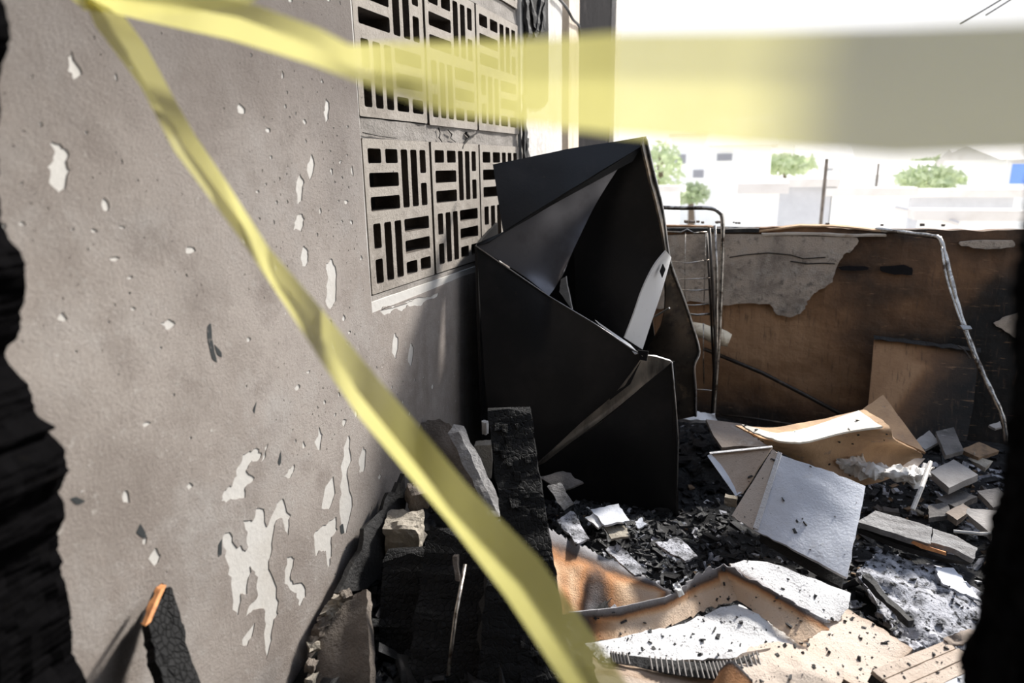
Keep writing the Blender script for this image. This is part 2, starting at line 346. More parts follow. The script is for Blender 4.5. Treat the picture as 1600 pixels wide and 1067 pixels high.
def smooth_loop(pts, per=3, jit=0, seed=0):
    n = len(pts); out = []
    P = [Vector((a, b, 0)) for a, b in pts]
    for i in range(n):
        p0, p1, p2, p3 = P[i-1], P[i], P[(i+1) % n], P[(i+2) % n]
        for k in range(per):
            t = k/per
            q = .5*((2*p1)+(p2-p0)*t*.7+(2*p0-5*p1+4*p2-p3)*t*t*.7+(3*p1-p0-3*p2+p3)*t**3*.7+ .3*(2*(p2-p1)*t))
            q = p1.lerp(p2, t)*.5+q*.5
            if jit: q += Vector((nz3(q, 70, seed), nz3(q, 70, seed+9), 0))*jit
            out.append((q.x, q.y))
    return out
def area2(l): return sum(a[0]*b[1]-b[0]*a[1] for a, b in zip(l, l[1:]+l[:1]))/2

# ================================================================== THE SETTING
WX = -1.2; YB = 3.9
fl = MB().box((-4, -2.6, -.2), (3.6, YB+.14, 0)).obj('floor', MT['floorm']); struct(fl)
# left wall around the ventilation opening; plaster body, with the sooty paint coat as a part
Y0, Y1, Z0, Z1 = 1.895, 3.372, 1.075, 2.76
wl = MB()
wl.box((WX-.16, -2.6, 0), (WX, Y0, 3.0)); wl.box((WX-.16, Y1, 0), (WX, 3.45, 3.0))
wl.box((WX-.16, Y0, 0), (WX, Y1, Z0)); wl.box((WX-.16, Y0, Z1), (WX, Y1, 3.0))
wall_left = struct(wl.obj('wall_left', MT['plaster']))
def wpx(x, y): p = PX(x, y, WX); return (p.y, p.z)
patches_px = [
 [(345,785),(350,765),(362,758),(368,738),(380,712),(397,698),(408,705),(404,722),(392,718),(386,735),(396,748),(384,760),(382,776),(362,780)],
 [(380,812),(395,812),(402,792),(412,800),(416,826),(426,800),(440,778),(452,805),(450,836),(443,828),(440,808),(430,818),(424,850),(421,885),(432,920),(434,960),(428,968),(424,998),(416,1030),(412,1000),(413,955),(396,952),(384,962),(388,950),(402,930),(400,905),(392,885),(384,925),(376,930),(372,960),(364,950),(360,905),(352,870),(346,838),(358,830),(366,850),(384,860),(386,840)],
 [(448,872),(460,870),(452,900),(458,912),(474,908),(478,930),(466,948),(462,930),(444,910)],
 [(490,835),(505,822),(524,808),(526,830),(518,838),(518,868),(512,886),(508,862),(500,858),(492,870)],
 [(503,785),(508,760),(520,745),(523,770),(514,794),(502,795)],
 [(530,800),(532,760),(536,700),(545,680),(548,720),(542,740),(550,790),(540,832),(534,828)],
 [(443,742),(460,725),(457,738),(450,750)],
 [(78,262),(84,240),(80,228),(92,224),(96,236),(104,232),(104,258),(110,266),(102,275),(102,298),(90,296),(76,286)],
 [(104,108),(112,78),(118,100),(122,118),(114,126)],
 [(508,470),(512,440),(508,410),(520,405),(526,430),(524,470),(516,485)],
 [(458,350),(466,335),(475,340),(470,362),(460,360)],
 [(470,400),(474,385),(482,390),(480,410),(472,415)],
 [(232,872),(242,858),(250,868),(243,884)],
 [(410,720),(412,700),(417,690),(414,712)],
 [(378,1000),(388,985),(396,975),(394,990),(384,1010)],
 [(250,505),(262,500),(272,506),(262,514)],
 [(505,175),(508,155),(514,165),(510,190)],
 [(560,720),(566,700),(572,706),(568,735),(562,738)],
 [(492,690),(498,670),(502,680),(498,705)],
 [(592,486),(604,478),(612,481),(622,473),(640,471),(652,464),(668,464),(684,458),(682,464),(664,470),(655,477),(640,477),(628,485),(616,483),(602,492)],
 [(462,290),(468,270),(474,286),(470,312),(464,318)],
 [(478,262),(486,240),(490,258),(484,280)],
 [(612,545),(616,520),(622,530),(618,562)], [(636,560),(640,536),(646,545),(642,570)],
]
def simple(l):
    n = len(l)
    def ccw(a, b, c): return (c[1]-a[1])*(b[0]-a[0]) > (b[1]-a[1])*(c[0]-a[0])
    for i in range(n):
        a, b = l[i], l[(i+1) % n]
        for j in range(i+2, n):
            if (j+1) % n == i: continue
            c, d = l[j], l[(j+1) % n]
            if ccw(a, c, d) != ccw(b, c, d) and ccw(a, b, c) != ccw(a, b, d): return False
    return True
holes = []; circ = []
for k, pp in enumerate(patches_px):
    raw = [wpx(*q) for q in pp]
    lp = next((l for l in (smooth_loop(raw, 4, .010, k), smooth_loop(raw, 3, .005, k), smooth_loop(raw, 2, 0), raw) if simple(l)), None)
    if lp is None: continue
    holes.append(lp)
    c = np.mean(lp, 0); circ.append((c[0], c[1], max(math.hypot(a-c[0], b-c[1]) for a, b in lp)+.006))
def try_hole(y, z, r):
    if not (.45 < y-r and y+r < 3.35 and .15 < z-r and z+r < 2.6): return
    if y+r > Y0-.03 and z+r > Z0-.05: return
    for a, b, c in circ:
        if math.hypot(a-y, b-z) < c+r*1.5+.004: return
    n = random.randint(6, 9); st = random.uniform(.7, 2.4); ph = random.random()*6
    lp = [(y+r*math.cos(ph+2*math.pi*i/n)*random.uniform(.4, 1)/math.sqrt(st), z+r*math.sin(ph+2*math.pi*i/n)*random.uniform(.4, 1)*math.sqrt(st)*.7) for i in range(n)]
    lp = smooth_loop(lp, 2)
    if not simple(lp): return
    holes.append(lp); circ.append((y, z, r*1.5))
clusters = [((510,700),.12,110),((480,330),.10,130),((500,200),.12,60),((560,330),.08,90),((555,640),.10,60),((60,400),.13,50),((190,400),.10,20),((620,600),.16,40),((300,200),.3,40),((60,200),.15,25),((500,100),.2,40),((560,520),.12,40),((250,560),.2,25),((530,760),.10,30),((400,760),.25,30),((540,60),.08,30)]
for (x, y), s, n in clusters:
    cy, cz = wpx(x, y)
    for _ in range(n): try_hole(random.gauss(cy, s), random.gauss(cz, s*1.2), .0028+.017*random.random()**3)
outer = [(.40, .0), (3.44, .0), (3.44, Z0-.02), (Y1+.01, Z0-.02), (Y1-.2, Z0-.028), (2.6, Z0-.022), (2.3, Z0-.03), (Y0-.004, Z0-.034), (Y0-.008, 1.3), (Y0-.004, 1.6), (Y0-.009, 2.0), (Y0-.005, 2.4), (Y0-.005, 2.98), (.40, 2.98)]
flat_poly('paint_coat', [outer]+holes, lambda u, v, d: Vector((WX+.0005+d, u, v)), .0014, MT['paint'], wall_left)
# black scuffs on the paint
scuffs = [[(322,512),(328,505),(332,540),(338,566),(330,560),(324,535)],[(334,538),(344,550),(346,558),(338,554)],[(433,722),(438,704),(438,722),(435,728)],[(108,780),(118,776),(132,782),(120,788)],[(212,832),(218,818),(228,838),(222,840)],[(340,852),(346,842),(345,866),(340,870)],[(394,640),(399,628),(398,640),(396,646)],[(530,822),(535,818),(537,832),(532,834)]]
for pp in scuffs:
    flat_poly('scuff_mark', [smooth_loop([wpx(*q) for q in pp], 3, .002)], lambda u, v, d: Vector((WX+.0021+d, u, v)), .0005, MT['scuff'], wall_left)
# breeze blocks: every block a part of the wall
def rrect(x0, y0, x1, y1, r=.009):
    out = []
    for cx, cy, a0 in ((x1-r, y1-r, 0), (x0+r, y1-r, 90), (x0+r, y0+r, 180), (x1-r, y0+r, 270)):
        for k in range(4): a = R(a0+30*k); out.append((cx+r*math.cos(a), cy+r*math.sin(a)))
    return out
def block_holes():
    h = []
    def quad(bx, by, flip):
        t = lambda x0, y0, x1, y1: h.append((bx+x0, by+y0, bx+x1, by+y1))
        return t
    # unit square, quadrants of .42 with bars; (0,0) bottom left
    L0, L1, M0, M1, R0, R1 = .055, .475, .525, .945, .525, .945
    def vert(x0, y0, x1, y1, split):
        wd = (x1-x0-.10)/3
        for k in range(3):
            xx = x0+k*(wd+.05)
            if k == split:
                mid = (y0+y1)/2; h.append((xx, y0, xx+wd, mid-.035)); h.append((xx, mid+.035, xx+wd, y1))
            else: h.append((xx, y0, xx+wd, y1))
    def horiz(x0, y0, x1, y1, sq_top):
        ht = (y1-y0-.12)/3
        for k in range(3):
            yy = y0+k*(ht+.06)
            if k == (2 if sq_top else 0):
                mid = (x0+x1)/2; h.append((x0, yy, mid-.03, yy+ht)); h.append((mid+.03, yy, x1, yy+ht))
            else: h.append((x0, yy, x1, yy+ht))
    horiz(.06, .54, .475, .94, True); vert(.525, .54, .93, .94, 2)
    vert(.07, .06, .475, .46, 0); horiz(.525, .06, .94, .46, False)
    return h
BH = block_holes()
ys = [1.907, 2.372, 2.834, 3.352]; zs = [(1.095, 1.59), (1.655, 2.155), (2.225, 2.72)]
first = {}
for c in range(3):
    for r, (za, zb) in enumerate(zs):
        ya, yb = ys[c]+.006, ys[c+1]-.006
        W, Hh = yb-ya, zb-za
        loops = [rrect(0, 0, W, Hh, .006)]+[rrect(x0*W, y0*Hh, x1*W, y1*Hh, .007) for x0, y0, x1, y1 in BH]
        dz = random.uniform(-.003, .003); dx = random.uniform(-.004, .002)
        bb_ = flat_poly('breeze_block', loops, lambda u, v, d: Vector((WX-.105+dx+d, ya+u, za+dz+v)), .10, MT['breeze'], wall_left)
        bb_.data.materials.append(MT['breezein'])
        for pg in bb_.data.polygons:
            if pg.normal.x < .5: pg.material_index = 1  # faces inside the holes take the darker brown
# mortar beds and joints between the blocks
def mortar(y0, y1, z0, z1, x=WX-.013):
    sheet('mortar_joint', [[Vector((x, y0, z1)), Vector((x, y1, z1))], [Vector((x, y0, z0)), Vector((x, y1, z0))]], .085, MT['mortar'], wall_left, per=14, rough=.005, rs=12)
for za, zb in ((1.592, 1.653), (2.157, 2.223)):
    for c in range(3): mortar(ys[c], ys[c+1], za, zb)
mortar(ys[0]-.008, ys[3]+.01, 1.062, 1.093, WX-.008)
for c in (1, 2):
    for za, zb in zs: mortar(ys[c]-.007, ys[c]+.007, za, zb, WX-.016)
for za, zb in zs: mortar(ys[3]-.004, ys[3]+.02, za, zb, WX-.012); mortar(ys[0]-.012, ys[0]+.005, za, zb, WX-.016)
# the crack running through the mortar bed into the second block
def crack(pp, r=.0035):
    pts = [PX(x, y, WX-.006) for x, y in pp]
    MB().tube(pts, [r*random.uniform(.5, 1.3) for _ in pts], 5).obj('crack_line', MT['crackline'], wall_left)
crack([(728,208),(733,214),(729,220),(724,226),(722,232)], .006); crack([(685,200),(688,208),(686,215),(691,222)], .003)
crack([(745,208),(738,212),(733,214)], .006); crack([(700,203),(706,210),(704,216),(712,222)], .0025); crack([(567,207),(590,212),(620,216)], .002)
# dark room behind the ventilation blocks
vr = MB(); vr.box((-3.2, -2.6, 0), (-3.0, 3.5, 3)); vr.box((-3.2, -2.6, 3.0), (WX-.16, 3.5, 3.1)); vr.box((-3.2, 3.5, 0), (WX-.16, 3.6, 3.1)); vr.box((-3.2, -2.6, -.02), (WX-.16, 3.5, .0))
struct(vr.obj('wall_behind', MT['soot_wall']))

# the left wall runs on past the parapet: white panel, gap, cream post, blackened door leaf
def strip(name, x0, x1, off, m, th=.08, z0=-.75, z1=2.95, seed=1):
    a = PX(x0, 150, WX).y; b = PX(x1, 150, WX).y
    return sheet(name, [[Vector((WX+off, a, z1)), Vector((WX+off, b, z1))], [Vector((WX+off, a, z0)), Vector((WX+off, b, z0))]], th, m, None, per=20, rough=.004, jag=.006, seed=seed, rs=6)
wall_end = struct(MB().box((WX-.16, 3.45, -.75), (WX-.085, 5.6, 3.0)).obj('wall_end', MT['soot_wall']))
pl = strip('trim_1', 822, 878, 0, MT['post']); struct(pl)
pl2 = strip('trim_2', 886, 902, .01, MT['creampost'], .07, seed=4); struct(pl2)
dl = strip('door_1', 905, 957, -.02, MT['darkdoor'], .045, seed=6); struct(dl)
pl3 = strip('trim_3', 958, 966, .01, MT['post'], .05, seed=8); struct(pl3)
MB().tube(crv([PX(868,-8,WX+.02), PX(885,12,WX+.02), PX(895,30,WX+.03), PX(905,42,WX+.02), PX(906,70,WX+.01)], 5), .008).obj('cable', MT['cable'], pl)
gp = root('burnt_door_frame', PX(835, 100, WX+.01)); tag(gp, 'charred splintered boarding between breeze blocks and white panel', 'door frame')
ya_, yb_ = PX(818, 100, WX).y, PX(853, 100, WX).y; zb_ = PX(840, 160, WX).z
sheet('burnt_backing', [[Vector((WX+.014, ya_, 2.94)), Vector((WX+.014, yb_, 2.94))], [Vector((WX+.014, ya_, zb_-.05)), Vector((WX+.014, yb_, zb_))]], .012, MT['soot_wall'], gp, per=12, rough=.006, jag=.03)
for k, (x0, y0, x1, y1) in enumerate([(822,-5,826,60),(836,60,846,-5),(819,150,821,265),(846,50,850,0),(828,0,838,48),(822,215,824,262)]):
    beam('splinter', PX(x0, y0, WX+.022), PX(x1, y1, WX+.022), (0, .02, 0), (.008, 0, 0), MT['charflat'], gp, 8, .006, seed=k)

# parapet: smoked body, patch of grey render still holding, broken coping
def topz(X): return 1.165+.012*nz3((X, 0, 0), 3)+.008*nz3((X, 3, 0), 14)
def soot(X, z):
    b = .36+.34*mn.noise(Vector((X*1.6, z*2.6, 1)))+.16*mn.noise(Vector((X*5, z*9, 4)))
    ss = lambda a, c, t: (lambda q: q*q*(3-2*q))(min(1, max(0, (t-a)/(c-a))))
    b += .75*ss(.42, .85, X)*ss(.85, .45, z-.12*math.sin(X*5)-.35*ss(.8, 1.1, X))      # the black flame scar at the right
    b += .35*ss(.62, .95, z)*ss(.15, .5, X)                          # smoked strip under the coping
    b += .5*ss(.35, .05, z)
    b -= .40*math.exp(-((X+.02)/.38)**2-((z-.55)/.24)**2)
    return min(1, max(0, b))
V = []; F = []; BN = []; nx, nzz = 190, 40
for i in range(nx+1):
    X = -1.3+4.9*i/nx; t = topz(X)
    for k in range(nzz+1):
        z = t*k/nzz; V.append((X, YB+.008*nz3((X, 0, z), 4)+.004*nz3((X, 1, z), 15)+.003*nz3((X*8, 2, z), 3), z)); BN.append(soot(X, z))
    V.append((X, YB+.13, t-.006)); V.append((X, YB+.13, 0)); BN += [.4, .4]
c_ = nzz+3
for i in range(nx):
    for k in range(c_): F.append((i*c_+k, (i+1)*c_+k, (i+1)*c_+(k+1) % c_, i*c_+(k+1) % c_)[::-1])
wall_back = struct(mesh('wall_back', V, F, MT['parapet'], smooth=False, burn=BN))
def ppx(x, y): p = PY(x, y, YB); return (p.x, p.z)
def rend(pp, d=.018, s=0, m='render'):
    return flat_poly('render_patch', [smooth_loop([ppx(*q) for q in pp], 4, .010, s)], lambda u, v, e: Vector((u, YB-.006-e, v)), d, MT[m], wall_back)
rend([(1020,368),(1330,368),(1335,385),(1318,398),(1308,415),(1300,440),(1275,455),(1262,470),(1255,485),(1235,495),(1212,488),(1203,474),(1170,472),(1130,476),(1080,470),(1020,480)])
rend([(1500,376),(1580,376),(1580,386),(1540,388),(1500,384)], .02, 3)
rend([(1552,505),(1570,494),(1600,486),(1640,492),(1640,528),(1600,534),(1575,520)], .010, 5)
for k, pp in enumerate([[(1308,417),(1340,414),(1356,417),(1354,421),(1320,422)],[(1374,416),(1410,413),(1426,418),(1424,429),(1398,428),(1378,424)]]):  # dark patches painted for the shade in two narrow slots
    flat_poly('recess_shade', [smooth_loop([ppx(*q) for q in pp], 3, .008, k)], lambda u, v, e: Vector((u, YB-.012-e, v)), .003, MT['darkdoor'], wall_back)
MB().tube([PY(x, y, YB-.026) for x, y in [(1140,402),(1165,398),(1200,395),(1235,398),(1255,404),(1290,402)]], .003, 5).obj('crack_line', MT['crackline'], wall_back)
MB().tube([PY(x, y, YB-.026) for x, y in [(1235,408),(1262,412),(1285,411),(1305,412)]], .003, 5).obj('crack_line', MT['crackline'], wall_back)
# coping lath with its broken end, and thin laths lying on top
def lath(name, pts, wy, th, m, lab, cat='lath', g=None, Y=YB+.02, seed=0):
    P = [PY(x, y, Y) for x, y in pts]
    o = sheet(name, [[p+Vector((0, wy, .004)) for p in P], [p for p in P]], th, m, None, per=8, rough=.004, jag=.004, seed=seed)
    return tag(o, lab, cat, g)
lath('coping_strip', [(1040,356),(1120,357),(1186,358)], .08, .02, MT['charflat'], 'blackened coping strip lying on the parapet behind the wire rack', 'coping', Y=YB-.03)
lath('wooden_lath', [(1185,360),(1250,352),(1300,352),(1400,362)], .05, .008, MT['tan'], 'thin tan lath bowed along the middle of the parapet top', Y=YB-.01, seed=2)
lath('wooden_lath', [(1190,365),(1270,364),(1330,367),(1385,366)], .04, .01, MT['creampost'], 'pale straight lath on the parapet edge under the bowed one', Y=YB-.03, seed=5)
for k in range(22):
    X = random.uniform(-.45, -.1) if k < 18 else random.uniform(.0, .9)
    r = random.uniform(.004, .010)
    tag(rock('mortar_crumb', (X, YB+random.uniform(.03, .1), 1.178+r*.6), (r, r, r*.7), MT['cementdark'], seed=k, sub=1), 'small crumb of smoked mortar lying on top of the parapet', 'crumb', 'mortar crumbs on the parapet')

# the near wall with the doorway the picture is taken through
DY = .65
JL, JR = -1.01, .205
wn = MB(); wn.box((-1.2, DY-.14, 0), (JL-.05, DY, 2.9)); wn.box((JR+.05, DY-.14, 0), (JR+.10, DY, 2.3)); wn.box((JR+.10, DY-.14, 0), (3.4, DY, 1.05)); wn.box((1.9, DY-.14, 1.05), (3.4, DY, 2.3)); wn.box((JL-.05, DY-.14, 2.3), (3.4, DY, 2.9))  # unseen opening right of the jamb, added to let sun reach the tape
wall_near = struct(wn.obj('wall_near', MT['soot_wall']))
def jamb(x, z_edge, sgn, seed, m):
    V = []; F = []; n = 420; c = 9
    for i in range(n+1):
        z = 2.3*i/n
        for k in range(c):
            y = DY-.13+.13*k/(c-1)
            bite = .010*abs(nz3((seed, y, z), 22))+.008*abs(nz3((seed+3, y, z), 60))+.003*nz3((seed, y, z), 150)
            V.append((z_edge(z)-sgn*((.02 if k == 0 else 0)+bite-.006), y+.004*nz3((seed+5, y, z), 40), z))
        V.append((x-sgn*.06, DY+.004, z)); V.append((x-sgn*.06, DY-.13, z))
    c += 2
    for i in range(n):
        for k in range(c): F.append((i*c+k, i*c+(k+1) % c, (i+1)*c+(k+1) % c, (i+1)*c+k))
    F.append(tuple(range(c))[::-1]); F.append(tuple(n*c+k for k in range(c)))
    if sgn < 0: F = [f[::-1] for f in F]
    return mesh('burnt_jamb', V, F, m, wall_near, False)
def pj(pp):                                          # jamb outline read at the doorway plane -> edge x as a function of z
    q = sorted([(PY(x, y, DY).z, PY(x, y, DY).x) for x, y in pp]); zz = [a for a, b in q]; xx = [b for a, b in q]
    return lambda z: float(np.interp(z, zz, xx))
eL = pj([(-30,-100),(8,20),(14,55),(12,78),(2,100),(-4,200),(-5,300),(-2,345),(28,392),(38,410),(36,470),(28,525),(5,545),(8,565),(42,600),(58,650),(72,672),(90,668),(98,700),(106,735),(92,770),(102,805),(88,835),(92,860),(98,900),(108,950),(110,1020),(130,1050),(140,1090)])
eR = pj([(1640,100),(1605,300),(1592,480),(1588,600),(1583,660),(1572,720),(1560,790),(1548,840),(1540,880),(1532,950),(1512,1000),(1505,1040),(1498,1090)])
jamb(JL, eL, 1, 1, MT['burnt_jamb']); jamb(JR, eR, -1, 2, MT['burnt_jamb'])
bwn = [PY(-25,412,DY+.012), PY(24,418,DY+.012), PY(22,520,DY+.012), PY(-25,530,DY+.012)]
sheet('scorched_patch', [[bwn[0], bwn[1]], [bwn[3], bwn[2]]], .006, MT['brownjamb'], wall_near, per=8, rough=.006, jag=.012)
rm = MB(); rm.box((-1.2, -2.6, 0), (-1.1, DY-.14, 2.9)); rm.box((3.3, -2.6, 0), (3.4, DY-.14, 2.9)); rm.box((-1.2, -2.7, 0), (3.4, -2.6, 2.9))
struct(rm.obj('wall_room', MT['soot_wall']))
struct(MB().box((-1.36, -2.7, 2.9), (3.4, DY, 3.0)).obj('ceiling', MT['soot_wall']))
struct(MB().box((-1.36, DY+.002, 2.78), (3.4, 1.3, 2.89)).obj('ceiling', MT['soot_wall']))  # unseen roof strip over the terrace, added only to shape the light

# ================================================================== BURNT REFRIGERATOR
fr = root('burnt_refrigerator', (-.7, 2.75, .05))
tag(fr, 'crumpled black refrigerator cabinet leaning against the breeze block screen', 'refrigerator')
a1 = PY(770,257,2.74); a2 = PY(1005,213,2.95); a3 = PY(1003,228,2.93); a4 = PY(786,362,2.62)
b1 = PY(745,385,2.56); b2 = PY(965,264,2.90); b3 = PY(925,330,2.84); b4 = PY(880,425,2.72); b5 = PY(858,462,2.66)
f1 = PY(1005,556,2.56); f2 = PY(1050,565,2.60); f3 = PY(830,735,2.46); f4 = PY(757,590,2.50); f5 = PY(768,690,2.47)
sheet('top_panel', [[a1, a1.lerp(a2, .5)+Vector((0,-.01,.004)), a2], [a4, a4.lerp(a3, .5)+Vector((0,-.03,0)), a3]], .012, MT['fridge'], fr, per=8, rough=.006, rs=4)
sheet('flange', [[a3, a3.lerp(a4, .55), a4, b1+Vector((0,0,.012))], [b2+Vector((.06,.01,.03)), b2.lerp(b1, .5), b1.lerp(a4,.5)+Vector((0,-.01,-.01)), b1]], .006, MT['fridge'], fr, per=6, rough=.003)
# inner sheet, curving under the flange; its lit look is painted in paler steel
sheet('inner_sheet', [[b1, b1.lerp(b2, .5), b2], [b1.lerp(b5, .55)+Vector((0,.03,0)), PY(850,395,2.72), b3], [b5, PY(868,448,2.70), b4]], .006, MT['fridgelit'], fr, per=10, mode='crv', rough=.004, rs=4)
# dark inner face
c1 = PY(1003,226,2.96); c2 = PY(1043,395,2.98); c3 = PY(985,545,2.78); c4 = PY(890,478,2.90); c5 = PY(925,330,2.95)
sheet('inner_face', [[PY(940,262,3.0), c1], [PY(895,350,3.02), PY(1043,392,2.99)], [PY(900,470,2.99), PY(1010,520,2.90)], [PY(905,520,2.98), PY(990,560,2.85)]], .01, MT['fridge'], fr, per=6, rough=.006, rs=4)
# right outer side, seen edge on above and flaring into the rippled skirt
s_edge = [(1008,213),(1020,268),(1034,325),(1043,390),(1050,420),(1068,468),(1080,505),(1092,548),(1084,572),(1086,610),(1086,650)]
sy = [2.95,2.96,2.97,2.98,3.0,3.06,3.1,3.12,3.1,3.12,3.14]
E1 = [PY(x, y, Y) for (x, y), Y in zip(s_edge, sy)]
in_edge = [(1003,226),(1014,275),(1028,330),(1040,392),(1040,425),(1040,470),(1032,510),(1010,550),(1020,580),(1030,620),(1030,660)]
E0 = [PY(x, y, Y-.05) for (x, y), Y in zip(in_edge, sy)]
sheet('side_panel', [[E0[i], E0[i].lerp(E1[i], .5)+Vector((0,.012*math.sin(i*1.7),0)), E1[i]] for i in range(len(E1))], .008, MT['fridgebrown'], fr, per=4, mode='crv', rough=.004, rs=6)
MB().tube(crv([p+Vector((.003,-.004,0)) for p in E1], 4), .006, 7).obj('side_rim', MT['rim'], fr, True)
# white curved strip with its diamond hole
ws = [((1041,392),(1049,402)),((1022,416),(1043,424)),((1004,452),(1032,462)),((990,492),(1018,503)),((976,528),(1004,546))]
WP = [[PY(a[0], a[1], 2.68-.010*i), PY(b[0], b[1], 2.84-.024*i)] for i, (a, b) in enumerate(ws)]
sheet('white_strip', WP, .006, MT['whitestrip'], fr, per=6, mode='crv')
dm = [PY(1036,412,2.71), PY(1040,421,2.725), PY(1035,434,2.71), PY(1031,424,2.70)]
sheet('slot', [[dm[0], dm[1]], [dm[3], dm[2]]], .002, MT['darkdoor'], fr, per=1)
MB().tube([PY(1046,404,2.92), PY(1042,398,2.915)], .008, 6).obj('rivet', MT['darkdoor'], fr)
MB().tube([PY(1018,497,2.90), PY(1034,488,2.88), PY(1046,481,2.86)], .0045, 6).obj('pin', MT['rim'], fr)
# large front panel, pulled down at the right corner
sheet('front_panel', [[b1, b5, PY(930,507,2.60), f1], [f4, PY(850,575,2.545), PY(930,600,2.545), PY(985,600,2.545)], [f5, PY(815,665,2.48), PY(868,668,2.495), PY(915,655,2.515)], [PY(800,722,2.46), PY(820,732,2.46), f3.lerp(PY(870,705,2.5),.4), PY(860,710,2.485)]], .012, MT['fridge'], fr, per=8, mode='lin', rough=.004, rs=4)
sheet('folded_edge', [[f1, PY(1022,557,2.58), f2], [PY(960,615,2.535), PY(985,610,2.545), PY(1008,600,2.565)], [PY(905,663,2.505), PY(930,655,2.515), PY(950,648,2.53)], [f3, PY(840,728,2.475), PY(852,722,2.49)]], .008, MT['fridgegold'], fr, per=6, mode='crv', rough=.003)
MB().tube([b1+Vector((0,-.006,.002)), b5+Vector((0,-.006,0)), PY(930,506,2.594), f1+Vector((0,-.006,0))], .0028, 6).obj('panel_edge', MT['rim'], fr, True)
sheet('bright_edge', [[PY(930,500,2.60), PY(985,538,2.59), PY(998,552,2.565)], [PY(935,506,2.598), PY(980,540,2.58), PY(992,553,2.56)]], .004, MT['whitestrip'], fr, per=4)
sheet('corner_cap', [[f1+Vector((0,0,.006)), PY(1025,555,2.63), PY(1047,562,2.62)], [f1+Vector((0,-.004,-.006)), PY(1024,561,2.60), f2+Vector((0,-.003,0))]], .004, MT['whitestrip'], fr, per=4)
sheet('latch', [[PY(996,547,2.555), PY(1013,549,2.555)], [PY(1000,562,2.55), PY(1010,564,2.55)]], .012, MT['darkdoor'], fr, per=2)
# lower front, under the fold, and the base box
g1 = f2; g2 = PY(1056,640,2.62); g3 = PY(1058,775,2.66); g4 = PY(840,745,2.52)
sheet('lower_front', [[f3+Vector((0,.03,0)), PY(940,660,2.58), g1+Vector((0,.01,-.004))], [PY(835,760,2.55), PY(945,735,2.62), g2], [PY(840,800,2.56), PY(950,800,2.63), g3+Vector((0,0,-.08))]], .012, MT['fridge'], fr, per=6, rough=.004)
MB().tube([g1+Vector((0,-.004,0)), g2+Vector((.002,-.004,0)), PY(1060,690,2.63), g3+Vector((0,-.004,-.02))], .003, 6).obj('front_edge', MT['rim'], fr, True)
sheet('right_wall', [[g1, PY(1030,560,3.05)], [g3+Vector((0,0,-.12)), PY(1050,690,3.1)]], .012, MT['fridge'], fr, per=6, rough=.003)
sheet('left_wall', [[b1+Vector((-.004,.01,0)), Vector((-1.17, 2.95, 1.25))], [Vector((-1.08, 2.52, .03)), Vector((-1.16, 2.98, .03))]], .012, MT['fridge'], fr, per=6, rough=.005)
sheet('back_wall', [[Vector((-1.16, 3.06, 1.28)), Vector((-.56, 3.06, 1.42))], [Vector((-1.15, 3.08, .03)), Vector((-.36, 3.14, .03))]], .012, MT['fridge'], fr, per=6, rough=.005)
sheet('lower_left_front', [[f4+Vector((0,.012,0)), f4.lerp(f3,.6)+Vector((0,.03,0)), f3+Vector((0,.03,0))], [Vector((-1.08, 2.52, .03)), Vector((-.95, 2.54, .03)), Vector((-.8, 2.56, .03))]], .01, MT['fridge'], fr, per=4, rough=.004)
o = sheet('broken_wall_tile', [[PY(876,436,2.88), PY(884,432,2.88)], [PY(874,456,2.88), PY(894,484,2.88)]], .015, MT['post'], None, per=4, rough=.004, jag=.004)
tag(o, 'pale broken tile showing through the gap in the refrigerator', 'tile')

# ================================================================== WIRE RACK, BENT TUBES
rk = root('wire_rack', PY(1115, 650, 3.62))
tag(rk, 'sooty chrome wire rack with hooped tube top standing against the parapet', 'rack')
RY = 3.66
hoop = crv([PY(1000,322,RY+.02), PY(1060,325,RY+.01), PY(1105,325,RY), PY(1123,331,RY), PY(1129,348,RY), PY(1128,420,RY-.02), PY(1124,520,RY-.05), PY(1119,590,RY-.06), PY(1114,660,RY-.08)], 6)
MB().tube(hoop, .0105, 10).obj('frame_tube', MT['steel'], rk, True)
MB().tube([PY(1108,356,RY-.03), PY(1113,440,RY-.05), PY(1118,540,RY-.07), PY(1112,660,RY-.09)], .008, 8).obj('upright', MT['darksteel'], rk, True)
MB().tube([PY(1117,352,RY-.02), PY(1120,430,RY-.045), PY(1120,540,RY-.06), PY(1117,600,RY-.07)], .0075, 8).obj('upright', MT['steel'], rk, True)
MB().tube([PY(1104,362,RY-.01), PY(1110,470,RY-.03), PY(1116,600,RY-.05)], .006, 8).obj('upright', MT['darksteel'], rk, True)
def wire(pp, r=.0028, m='steel', nm='wire'): MB().tube([PY(x, y, RY-.03) for x, y in pp], r*1.35, 6).obj(nm, MT[m], rk, True)
wire([(1030,361),(1064,363),(1074,358),(1084,364),(1108,362)]); wire([(1045,408),(1075,411),(1108,406)], .002); wire([(1050,437),(1080,436),(1112,434)], .002)
wire([(1055,453),(1085,454),(1112,452)], .003); wire([(1062,476),(1085,477),(1107,475)], .003); wire([(1065,489),(1090,492),(1112,490)], .005)
wire([(1071,364),(1070,420),(1070,478)], .0016); wire([(1103,364),(1101,430),(1100,470)], .0016); wire([(1099,505),(1099,560),(1100,600)], .0025); wire([(1088,608),(1112,610)], .0025)
